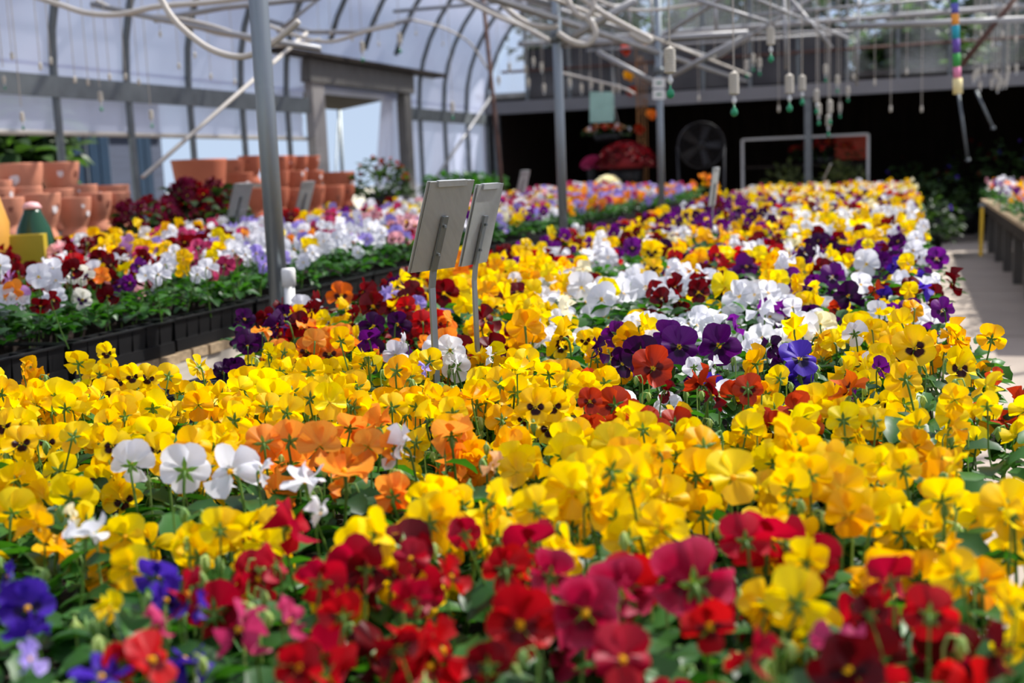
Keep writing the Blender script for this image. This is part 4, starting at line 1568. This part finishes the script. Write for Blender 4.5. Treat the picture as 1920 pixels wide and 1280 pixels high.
# ---- striped windsock
ws_t, ws_b = at_y(1789, -20, 8.0), at_y(1796, 176, 8.0)
ws = thing('windsock', 'striped rainbow windsock tube hanging from the roof', 'windsock', tuple(ws_b))
bands = [((222, 206, 150), .15), ((214, 128, 160), .11), ((60, 150, 70), .13), ((96, 70, 150), .14), ((40, 150, 170), .13), ((226, 150, 60), .11), ((90, 90, 170), .1), ((60, 140, 80), .12), ((110, 80, 170), .2)]
axis = ws_t - ws_b
acc = 0
for k, (c, ln) in enumerate(bands):
    r = .030 if k == 0 else .023
    MB().tube([tuple(axis * acc), tuple(axis * (acc + ln))], [r, r * .98], 10).build('band', mat('windsock_%d' % k, c, .8, 0, .06), ws, True)
    acc += ln
pipe([tuple(axis * acc), tuple(axis * 1.5)], .004, HOSE, 'cord', ws)

# ================================================================== CLAY POTS
def pot_mesh(name, r, h, foot=True, m=TERRA):
    t = .09 * r
    if foot:
        pr = [(.86 * r, 0), (.88 * r, .03 * h), (.74 * r, .16 * h), (.62 * r, .27 * h), (.63 * r, .31 * h), (.76 * r, .42 * h), (.90 * r, .62 * h), (.98 * r, .85 * h), (r, .97 * h), (r, h), (r - t, h), (.9 * r - t, .85 * h), (.68 * r - t, .45 * h), (.01, .40 * h)]
    else:
        pr = [(.66 * r, 0), (.70 * r, .03 * h), (.98 * r, .97 * h), (r, h), (r - t, h), (.93 * r - t, .8 * h), (.68 * r - t, .1 * h), (.01, .08 * h)]
    return MB().lathe(pr, 26).mesh(name, m, True)


PH = .50
BOWL = pot_mesh('bowl', .21, PH)
BOWL_D = pot_mesh('bowl', .21, PH, True, TERRA_D)
STRAIGHT = pot_mesh('bowl', .21, PH, False, TERRA_D)
SPOT = MB().lathe([(.024, 0), (.020, .006), (.001, .007)], 9)


def spot_mesh(m):
    v_ = [Vector((p.z, p.x * .9, p.y * 1.3)) for p in SPOT.v]
    return new_mesh('smudge', v_, SPOT.f, (m,))


SPOTS = [spot_mesh(STICK_W), spot_mesh(STICK_D)]


def pot(px, py_rim, wpx, x, label, group, me=BOWL, hscale=1.0, spots=2, rng=random.Random(3)):
    """(px, py_rim): middle of the rim, stood on a step behind the bench, on the plane x"""
    c = at_x(px, py_rim, x)
    dep = (c - CAM).dot(FWD)
    s = wpx * dep / F / .42
    o = thing('clay_pot', label, 'flower pot', (c.x, c.y, c.z - PH * s * hscale), 0, group)
    link('bowl', me, o, None, rng.uniform(0, 6), (s, s, s * hscale))
    to = (CAM - c).normalized()
    a0 = math.atan2(to.y, to.x)
    for k in range(spots):
        a = a0 + rng.uniform(-.9, 1.1)
        z = rng.uniform(.62, .9)
        r = .21 * s * (.86 + (z - .62) * .42)
        if me is STRAIGHT:
            r = .21 * s * (.68 + .31 * z)
        link('smudge', SPOTS[rng.randrange(2)], o, (r * .985 * math.cos(a), r * .985 * math.sin(a), PH * s * hscale * z), a, s * rng.uniform(1.2, 2.0))
    return o


rack_pots = []
G1 = 'footed clay pots left of the doorway rack'
for (px, py, w) in ((12, 370, 62), (72, 362, 78), (135, 362, 66), (178, 361, 60), (215, 360, 56)):
    rack_pots.append(pot(px, py, w, -4.75, 'footed terracotta pot in the low row before the blue outbuilding', 'low row of clay pots before the outbuilding'))
for (px, py, w) in ((-5, 352, 60), (40, 350, 74), (105, 347, 66), (155, 346, 52), (208, 344, 64)):
    rack_pots.append(pot(px, py, w, -5.17, 'footed terracotta pot in the middle row before the blue outbuilding', 'middle row of clay pots before the outbuilding'))
for (px, py, w) in ((35, 306, 84), (110, 304, 72), (-2, 338, 46)):
    rack_pots.append(pot(px, py, w, -5.6, 'large terracotta pot on the top step before the blue outbuilding', 'top clay pots before the outbuilding'))
big = pot(372, 293, 104, -5.58, 'biggest straight-sided terracotta pot beside the crimson plants', None, STRAIGHT, 1.0, 0)
back2 = []
for (px, py, w) in ((436, 293, 40), (468, 292, 44), (520, 292, 42), (540, 292, 30), (560, 292, 34), (584, 292, 30)):
    back2.append(pot(px, py, w, -5.95, 'small terracotta pot in the top row by the doorway', 'top row of clay pots by the doorway', BOWL_D, 1.0, 1))
for (px, py, w) in ((445, 324, 60), (520, 320, 44), (552, 320, 46), (588, 320, 36), (634, 322, 62)):
    back2.append(pot(px, py, w, -5.58, 'terracotta pot in the second row by the doorway', 'second row of clay pots by the doorway', BOWL_D if px != 445 else STRAIGHT, 1.0, 1))
for (px, py, w) in ((478, 352, 50), (520, 352, 44), (548, 350, 50), (586, 348, 46), (622, 348, 48), (648, 346, 34)):
    back2.append(pot(px, py, w, -5.2, 'footed terracotta pot in the low row by the doorway', 'low row of clay pots by the doorway', BOWL_D, 1.0, 1))
for (px, py, w) in ((530, 400, 44), (560, 398, 46), (600, 396, 44), (640, 394, 40)):
    back2.append(pot(px, py, w, -4.84, 'terracotta pot at the foot of the stack by the doorway', 'bottom clay pots by the doorway', BOWL_D, .9, 0))


def pot_rack(pots, label):
    """stepped timber rack: one plank under each row of pots"""
    xs = sorted(set(round(p.location.x, 2) for p in pots))
    o = None
    for x in xs:
        row = [p for p in pots if abs(p.location.x - x) < .02]
        y0, y1 = min(p.location.y for p in row) - .2, max(p.location.y for p in row) + .2
        for p in row:
            pass
        z = min(p.location.z for p in row)
        if o is None:
            o = thing('pot_rack', label, 'rack', (x, (y0 + y1) / 2, 0))
        b = Vector(o.location)
        MB().box((x - b.x, (y0 + y1) / 2 - b.y, z - .02), (.22, y1 - y0, .035)).build('plank', WOOD_G, o)
        for y in (y0 + .1, (y0 + y1) / 2, y1 - .1):
            MB().box((x - b.x, y - b.y, (z - .04) / 2), (.06, .06, z - .04)).build('leg', WOOD_G, o)
        for p in row:
            p.location.z = z if p.location.z - z < .03 else p.location.z
            if p.location.z > z + .001:
                MB().box((p.location.x - b.x, p.location.y - b.y, (p.location.z + z) / 2), (.14, .14, p.location.z - z - .002)).build('riser_block', WOOD_G, o)
    return o


pot_rack(rack_pots, 'stepped grey timber rack under the clay pots before the outbuilding')
pot_rack(back2 + [big], 'stepped grey timber rack under the clay pots by the doorway')

# ---- glazed odds at the bench end
OCHRE = mat('ochre_glaze', (206, 150, 66), .35, 0, .12, 4)
LIME = mat('lime_glaze', (168, 150, 28), .4, 0, .1, 4)
BOTG = mat('green_glaze', (14, 62, 40), .25, 0, .2, 4)
q = at_x(-72, 450, -3.9)
u = thing('glazed_urn', 'round ochre glazed urn at the end of the pots', 'urn', (q.x, q.y, .9))
MB().lathe([(.10, 0), (.13, .03), (.19, .18), (.20, .30), (.16, .45), (.09, .55), (.10, .58), (.08, .58), (.07, .52), (.01, .5)], 24).build('body', OCHRE, u, True)
MB().lathe([(.09, .55), (.105, .56), (.105, .59), (.085, .59)], 24, (0, 0, 0), False).build('rim', OCHRE, u, True)
q = at_x(46, 440, -3.75)
cb = thing('square_planter', 'square mustard-green glazed planter among yellow pansies', 'planter', (q.x, q.y, .9), .6)
wv = .075
bb = MB()
for a, s in (((0, -wv, 0), (2 * wv + .02, .02, 1)), ((0, wv, 0), (2 * wv + .02, .02, 1)), ((-wv, 0, 0), (.02, 2 * wv - .02, 1)), ((wv, 0, 0), (.02, 2 * wv - .02, 1))):
    bb.box((a[0], a[1], (q.z - .9) / 2), (s[0], s[1], q.z - .9))
bb.build('wall', LIME, cb)
MB().box((0, 0, .02), (.13, .13, .03)).build('base', LIME, cb)
q = at_x(60, 392, -3.95)
h_ = q.z - .9
gb = thing('green_bottle', 'dark green bottle-shaped ornament with a pink tip', 'bottle', (q.x, q.y, .9))
MB().lathe([(.085, 0), (.095, h_ * .1), (.095, h_ * .5), (.075, h_ * .75), (.042, h_ * .95), (.038, h_)], 16).build('body', BOTG, gb, True)
MB().lathe([(.04, h_), (.045, h_ + .01), (.03, h_ + .03), (.002, h_ + .035)], 12).build('tip', mat('pink_tip', (222, 170, 170), .5), gb, True)


# ================================================================== OTHER PLANTS
def clump(name, label, cat, c, rad, hgt, n, size, lm, col=None, nfl=0, fr_=.02, group=None, seed=1, pot_r=0, spiky=False):
    rng = random.Random(seed)
    o = thing(name, label, cat, c, 0, group)
    its = []
    for _ in range(n):
        a, q, e = rng.uniform(0, 6.283), math.sqrt(rng.random()), rng.random()
        z = hgt * (.25 + .75 * e * math.sqrt(max(0, 1 - q * q * .85)))
        its.append(((rad * q * math.cos(a), rad * q * math.sin(a), z), (rng.uniform(-.7, .7), rng.uniform(-1.2, -.2) if spiky else rng.uniform(-.8, .5), a), size * rng.uniform(.7, 1.3), rng.randrange(5)))
    g = join_leaves(its, LEAFS_LO)
    fm = link('foliage', new_mesh('foliage', g[0], g[1], (lm,), None, True, dict(rnd=g[2])), o)
    fm['kind'] = 'stuff'
    if nfl:
        it2 = []
        for _ in range(nfl):
            a, q = rng.uniform(0, 6.283), math.sqrt(rng.random())
            z = hgt * (.35 + .7 * math.sqrt(max(0, 1 - q * q * .9)))
            it2.append((rad * q * math.cos(a), rad * q * math.sin(a), z, rng.uniform(0, 6.28), rng.randrange(20), fr_ * rng.uniform(.7, 1.3), col if isinstance(col, str) else rng.choice(col)))
        b = link('blossom', stuff_blooms('blossom', it2), o)
        b['kind'] = 'stuff'
    if pot_r:
        MB().lathe([(pot_r * .75, -.02), (pot_r, hgt * .35), (pot_r * .9, hgt * .35), (pot_r * .8, hgt * .28), (.01, hgt * .28)], 16).build('pot', BLACK, o, True)
    return o


# crimson foliage plants between the pot racks
for k, (px, py) in enumerate(((262, 440), (298, 440), (332, 430), (366, 432), (398, 425), (424, 420), (352, 405), (405, 398))):
    c = at_x(px, py, -4.30 - .08 * (k % 3))
    clump('cyclamen', 'dark crimson flowering potted plant between the clay pots', 'potted plant', (c.x, c.y, .862), .16, .37 if k < 6 else .46, 90, .08, LEAF_D, ['plum', 'dark_red', 'plum'], 40, .036, 'crimson plants between the clay pots', 60 + k, .12)
ct = thing('display_table', 'narrow timber table under the crimson potted plants', 'table', (-4.36, 6.6, 0))
MB().box((0, 0, .82), (.44, 2.6, .04)).build('top', WOOD_G, ct)
for y in (-1.2, 1.2):
    for x in (-.17, .17):
        MB().box((x, y, .4), (.06, .06, .8)).build('leg', WOOD_G, ct)
c = at_x(716, 395, -5.2)
clump('bushy_plant', 'dark bushy plant beside the doorway curtain', 'potted plant', (c.x, c.y, .955), .30, .55, 220, .09, LEAF_D, ['dark_red', 'red_orange'], 22, .025, None, 80, .18)
for k, px in enumerate((840, 875, 905)):
    c = at_x(px, 360, -5.3)
    clump('leafy_plant', 'leafy green plant low against the milky wall', 'potted plant', (c.x, c.y, .955), .28, .36, 160, .10, LEAF, None, 0, .02, 'green plants against the milky wall', 84 + k, .2)
tab = thing('display_table', 'grey timber display table under the plants along the milky wall', 'table', (-5.1, 14.0, 0))
zt_ = .91
MB().box((0, 0, zt_), (1.0, 5.2, .04)).build('top', WOOD_G, tab)
for y in (-2.5, 0, 2.5):
    for x in (-.44, .44):
        MB().box((x, y, zt_ / 2), (.07, .07, zt_ - .04)).build('leg', WOOD_G, tab)

# ---- the shed's contents
MUMR = petal_mat('mum_red', (150, 24, 30), (128, 16, 26))
PET_MUM = MUMR


def dome(label, px, py, wpx, y, m, zsc=.62, seed=1, col='dark_red'):
    c = at_y(px, py, y)
    dep = (c - CAM).dot(FWD)
    r = wpx * dep / F / 2
    o = thing('mum_plant', label, 'potted plant', (c.x, c.y, c.z - r * zsc))
    rng = random.Random(seed)
    it = []
    for _ in range(420):
        a, q = rng.uniform(0, 6.283), math.sqrt(rng.random())
        z = r * zsc * 2 * math.sqrt(max(0, 1 - q * q))
        it.append((r * q * math.cos(a), r * q * math.sin(a), z, a + math.pi / 2, 8 + rng.randrange(12), .05, col))
    b = link('blossom', stuff_blooms('blossom', it), o)
    b['kind'] = 'stuff'
    MB().lathe([(r * .93 * math.cos(t), r * zsc * 1.85 * math.sin(t)) for t in (0, .3, .6, .9, 1.2, 1.5)], 18).build('crown', m, o, True)
    zb = .867 - o.location.z
    MB().lathe([(r * .42, zb), (r * .6, -.02), (r * .55, 0)], 18).build('pot', BLACK, o, True)
    return o


DG = mat('mum_green', (60, 70, 40), .8)
MUMM = mat('mum_crimson', (120, 20, 24), .8)
dome('big round red mum in bloom before the shed', 1174, 292, 112, 17.5, MUMM, .40, 5, 'dark_red')
dome('small white mum in bloom below the big red mum', 1140, 343, 46, 16.95, DG, .42, 6, 'cream')
dome('dark magenta mum beside the big red mum', 1112, 305, 40, 17.8, DG, .42, 7, 'rose')

# drum fan
c = at_y(1314, 272, 16.7)
dep = (c - CAM).dot(FWD)
fn = thing('drum_fan', 'large round dark drum fan standing before the shed opening', 'fan', (c.x, c.y, 0), .25)
R_ = 43 * dep / F
FANM = mat('fan_black', (44, 44, 46), .5, .2)
ring = []
for k in range(28):
    a = 2 * math.pi * k / 28
    ring.append((R_ * math.cos(a), 0, c.z + R_ * math.sin(a)))
MB().tube([(0, -.14, c.z), (0, .14, c.z)], R_, 28, False).build('drum', FANM, fn, True)
for rr_ in (.98, .8, .6, .4, .2):
    MB().tube([(R_ * rr_ * math.cos(2 * math.pi * k / 28), -.15, c.z + R_ * rr_ * math.sin(2 * math.pi * k / 28)) for k in range(29)], .006, 5, False).build('guard_ring', FANM, fn, True)
for k in range(5):
    a = k * 2 * math.pi / 5
    d = Vector((math.cos(a), 0, math.sin(a)))
    s = Vector((-d.z, 0, d.x)) * .5 + Vector((0, .5, 0)) * .5
    cc = Vector((0, 0, c.z))
    MB().slab(cc + d * .05 - s * .06, cc + d * .05 + s * .06, cc + d * R_ * .9 + s * .12, cc + d * R_ * .9 - s * .12, .008).build('blade', FANM, fn)
MB().lathe([(.05, -.05), (.06, 0), (.05, .05)], 12, (0, 0, c.z)).build('hub', FANM, fn, True)
for s in (-1, 1):
    MB().tube([(s * R_, 0, c.z), (s * R_ * .95, 0, .05), (s * R_ * .9, .3, .03)], .02, 6).build('stand_leg', FANM, fn, True)

# shed sign, notices, basket, garland, shelf
TEAL = mat('teal_card', (150, 186, 172), .7, 0, .12, 6)
a, b_, c_, d_ = (at_y(x, y, 17.8) for x, y in ((1106, 230), (1151, 228), (1151, 172), (1106, 172)))
sg = thing('hanging_sign', 'pale teal painted sign hanging at the shed opening', 'sign', tuple((a + b_) / 2))
o0 = Vector(sg.location)
MB().slab(a - o0, b_ - o0, c_ - o0, d_ - o0, .02).build('board', TEAL, sg)
for p in (c_, d_):
    MB().tube([tuple(p - o0), tuple(p - o0 + Vector((0, 0, .3)))], .005, 5).build('cord', HOSE, sg)
for k, (yy0, yy1) in enumerate(((146, 165), (168, 186))):
    a, b_, c_, d_ = (at_y(x, y, PYS[2] - .06) for x, y in ((1224, yy1), (1247, yy1), (1247, yy0), (1224, yy0)))
    nt_ = thing('paper_notice', ('upper' if k == 0 else 'lower') + ' white notice with a green mark on the thin far post', 'notice', tuple((a + b_) / 2))
    o0 = Vector(nt_.location)
    MB().slab(a - o0, b_ - o0, c_ - o0, d_ - o0, .006).build('card', PVC, nt_)
    m_ = (a + b_ + c_ + d_) / 4 - o0 + Vector((0, -.006, 0))
    MB().box(m_, (.045, .004, .016)).build('print_mark', GREEN_B, nt_)

c = at_y(1140, 262, 18.0)
bs = clump('flower_basket', 'planter of small red and white flowers under the teal sign', 'planter', (c.x, c.y, c.z), .38, .22, 80, .07, LEAF_D, ['red', 'white', 'apricot', 'orange'], 46, .035, None, 90, .25)
for s_ in (-.22, .22):
    MB().tube([(s_, 0, .05), (s_ * .3, .1, 2.3 - c.z)], .006, 5).build('hanger_cord', HOSE, bs)
# dried corn stalks
CORN = mat('dried_stalk', (150, 104, 58), .8, 0, .2, 8)
ga, gb_ = at_y(1190, 60, 18.2), at_y(1206, 285, 18.2)
gd = thing('stalk_bundle', 'tall bundle of dried tan stalks with orange bows by the thin far post', 'decoration', (gb_.x, gb_.y, 0))
rg = random.Random(12)
for k in range(6):
    x0, y0 = rg.uniform(-.09, .09), rg.uniform(-.06, .06)
    MB().tube([(x0 * .6, y0, 0), (x0, y0, 1.0), (x0 * 1.1, y0, ga.z - rg.uniform(.1, .5))], [.012, .009, .004], 6).build('stalk', CORN, gd, True)
for k in range(14):
    z = rg.uniform(1.3, ga.z - .1)
    a = rg.uniform(0, 6.28)
    d = Vector((math.cos(a), math.sin(a), rg.uniform(-.7, .2))) * rg.uniform(.12, .26)
    s = Vector((-math.sin(a), math.cos(a), 0)) * .025
    p = Vector((rg.uniform(-.06, .06), 0, z))
    MB().slab(p - s, p + s, p + d + s * .4, p + d - s * .4, .004).build('husk', CORN, gd)
for (px, py, col) in ((1172, 92, 'red_orange'), (1178, 140, 'gold'), (1182, 170, 'red_orange'), (1222, 215, 'orange'), (1200, 240, 'red_orange')):
    q = at_y(px, py, 18.05) - Vector(gd.location)
    it = [(rg.uniform(-.04, .04), rg.uniform(-.02, .02), rg.uniform(-.05, .05), rg.uniform(-.6, .6), rg.randrange(12), .07, col) for _ in range(5)]
    link('bow', stuff_blooms('bow', it), gd, q)
# small white-framed shelf in the shed
a, b_ = at_y(1392, 262, 19.4), at_y(1628, 258, 19.4)
sf = thing('shed_shelf', 'white framed shelf with a rust orange panel inside the shed', 'shelf', ((a.x + b_.x) / 2, 19.4, 0))
wd = (b_.x - a.x) / 2
MB().box((0, 0, a.z), (2 * wd, .04, .035)).build('rail', PVC, sf)
for s in (-1, 1):
    MB().box((s * wd, 0, a.z / 2), (.04, .04, a.z)).build('upright', PVC, sf)
MB().box((0, .1, a.z - .45), (2 * wd - .04, .3, .03)).build('shelf_board', WOOD_D, sf)
MB().box((wd * .72, .2, a.z - .2), (wd * .5, .02, .36)).build('panel', mat('rust_orange', (176, 66, 40), .7), sf)
for k, (px, py, w) in enumerate(((1478, 332, .55), (1580, 330, .5))):
    c = at_y(px, py + 12, 18.75)
    clump('grey_green_shrub', 'rounded grey-green shrub before the white framed shelf', 'shrub', (c.x, c.y, .03), w * .82, c.z + .30, 420, .11, leaf_mat('sage_leaf_%d' % k, (72, 84, 52), (104, 112, 70), .6), None, 0, .02, 'grey-green shrubs before the shelf', 95 + k, .25, True)
c = at_y(1545, 296, 19.5)
clump('red_flowering_plant', 'red flowering plant on the white framed shelf', 'potted plant', (c.x, c.y, c.z - .1), .6, .35, 120, .08, LEAF_D, ['red', 'dark_red', 'red_orange'], 60, .04, None, 99, .2)
c = at_y(1320, 340, 16.0)
clump('orange_flowering_plant', 'orange flowering plant in front of the drum fan', 'potted plant', (c.x, c.y, .03), .28, c.z + .02, 150, .08, LEAF_D, ['orange', 'gold'], 40, .035, None, 100, .15)
for k, (px, py, y) in enumerate(((1700, 330, 19.5), (1760, 345, 18.5), (1815, 300, 20.4), (1740, 400, 16.1), (1885, 290, 18.9))):
    c = at_y(px, py, y)
    clump('dark_leafy_plant', 'dark leafy plant in the shade of the shed end', 'potted plant', (c.x, c.y, .03), .38, c.z + .22, 230, .11, LEAF_D, ['dark_red', 'violet'], 8, .03, 'dark plants at the shed end', 110 + k, .2)
st = thing('display_table', 'low dark display table under the round mums', 'table', (-4.1, 17.4, 0))
MB().box((0, 0, .84), (1.75, 1.4, .05)).build('top', WOOD_D, st)
for x in (-.8, .8):
    for y in (-.62, .62):
        MB().box((x, y, .41), (.08, .08, .82)).build('leg', WOOD_D, st)
for k, (a_, b2) in enumerate((((1797, 175), (1815, 300)), ((1830, 170), (1862, 240)))):
    p0, p1 = at_y(*a_, 17.6), at_y(*b2, 17.6)
    o = thing('slanted_rod', 'thin grey rod slanting down before the dark shed', 'rod', tuple(p1), 0, 'slanting rods before the dark shed')
    MB().tube([(0, 0, 0), tuple(p0 - p1)], .018, 6).build('shaft', STEEL_D, o, True)
    MB().lathe([(.03, -.02), (.03, .02)], 8).build('end_cap', STEEL_D, o, True)
c0, c1 = at_y(1838, 385, 10.6), at_y(1835, 480, 10.6)
yt = thing('yellow_strap', 'yellow strap hanging down the end of the dark aisle bench', 'strap', tuple(c1))
MB().slab((0, 0, 0), (.03, 0, 0), (.035, 0, c0.z - c1.z), (.005, 0, c0.z - c1.z), .006).build('webbing', mat('yellow_webbing', (196, 160, 40), .7), yt)
MB().box((.018, 0, c0.z - c1.z), (.05, .02, .03)).build('buckle', STEEL_D, yt)

# ================================================================== OUTDOORS
SID = mat('slate_siding', (56, 62, 78), .8, 0, .15, 3, .1, .2, (.3, .3, 6))
WIN = mat('dark_glass', (26, 42, 60), .3, 0, .1, 2, 0, .6)
FRM = mat('pale_window_frame', (92, 100, 114), .6)
hb_ = thing('outbuilding', 'slate blue outbuilding with windows beyond the plastic wall', 'building', (-15, 18.5, 0))
p0, p1 = at_x(58, 300, -12.0), at_x(305, 300, -12.0)
hb_.location = (-12.0, (p0.y + p1.y) / 2, 0)
ln = p1.y - p0.y
MB().box((-2.5, 0, 1.45), (5, ln, 2.9)).build('wall', SID, hb_)
MB().slab((.4, -ln / 2 - .3, 2.75), (.4, ln / 2 + .3, 2.75), (-5.4, ln / 2 + .3, 3.3), (-5.4, -ln / 2 - .3, 3.3), .12).build('roof', DARKW, hb_)
for (xa, xb, kk) in ((112, 150, 0), (158, 202, 0), (250, 280, 0), (80, 100, 1)):
    qa, qb = at_x(xa, 300, -12.0), at_x(xb, 300, -12.0)
    ya, yb = qa.y - hb_.location.y, qb.y - hb_.location.y
    wn_ = MB().box((.02, (ya + yb) / 2, 1.35), (.06, yb - ya, 2.0)).build('window', FRM, hb_)
    for s in (0, 1):
        MB().box((.06, ya + (yb - ya) * (.27 + .46 * s), 1.35), (.03, (yb - ya) * .40, 1.86)).build('pane', WIN, wn_)
# fence-like guy pole outside the doorway
q0, q1 = at_x(640, 318, -8.2), at_x(636, 205, -8.2)
gp = thing('guy_pole', 'dark pole with a slanting guy wire outside the doorway', 'pole', (q0.x, q0.y, 0))
MB().tube([(0, 0, 0), (q1.x - q0.x, q1.y - q0.y, q1.z)], .03, 8).build('pole', STEEL_D, gp, True)
MB().tube([(0, 0, q1.z - .15), (.1, -.75, 0)], .012, 6).build('guy_wire', STEEL_D, gp, True)
MB().box((0, .12, 1.2), (.05, .24, .05)).build('bracket', STEEL_D, gp)


def tree(label, c, h, r, seed, n=2600, group=None):
    rng = random.Random(seed)
    o = thing('leafy_tree', label, 'tree', c, 0, group)
    MB().tube([(0, 0, 0), (.1, 0, h * .35), (.05, .1, h * .8)], [.16, .12, .04], 8).build('trunk', WOOD_D, o, True)
    for k in range(6):
        a = k * 1.05
        MB().tube([(.08, 0, h * .4), (math.cos(a) * r * .5, math.sin(a) * r * .5, h * .6), (math.cos(a) * r * .8, math.sin(a) * r * .8, h * .75)], [.07, .04, .015], 5).build('branch', WOOD_D, o, True)
    roots = []
    for _ in range(n // 8):
        v_ = Vector((rng.gauss(0, 1), rng.gauss(0, 1), rng.gauss(0, 1))).normalized() * (rng.random() ** .4)
        roots.append((v_.x * r, v_.y * r, h * .68 + v_.z * h * .32))
    cr = link('crown', stuff_leaves('crown', roots, seed, 9, .5, .3, .32, LEAF_D), o)
    cr['kind'] = 'stuff'
    return o


c = at_x(18, 300, -9.6)
tree('leafy green tree beyond the plastic wall next to the outbuilding', (c.x, c.y - .4, 0), 2.2, .8, 7, 1500)
for k, (px, y, h) in enumerate(((1105, 30, 8.5), (1345, 42, 8.0), (1470, 34, 7.6), (1715, 31, 4.9), (1890, 44, 8.6))):
    c = at_y(px, 200, y)
    tree('dark tree seen through the clear gable panes', (c.x, c.y, 0), h, 1.5 if h < 5 else 2.3, 20 + k, 3400, 'trees beyond the gable')
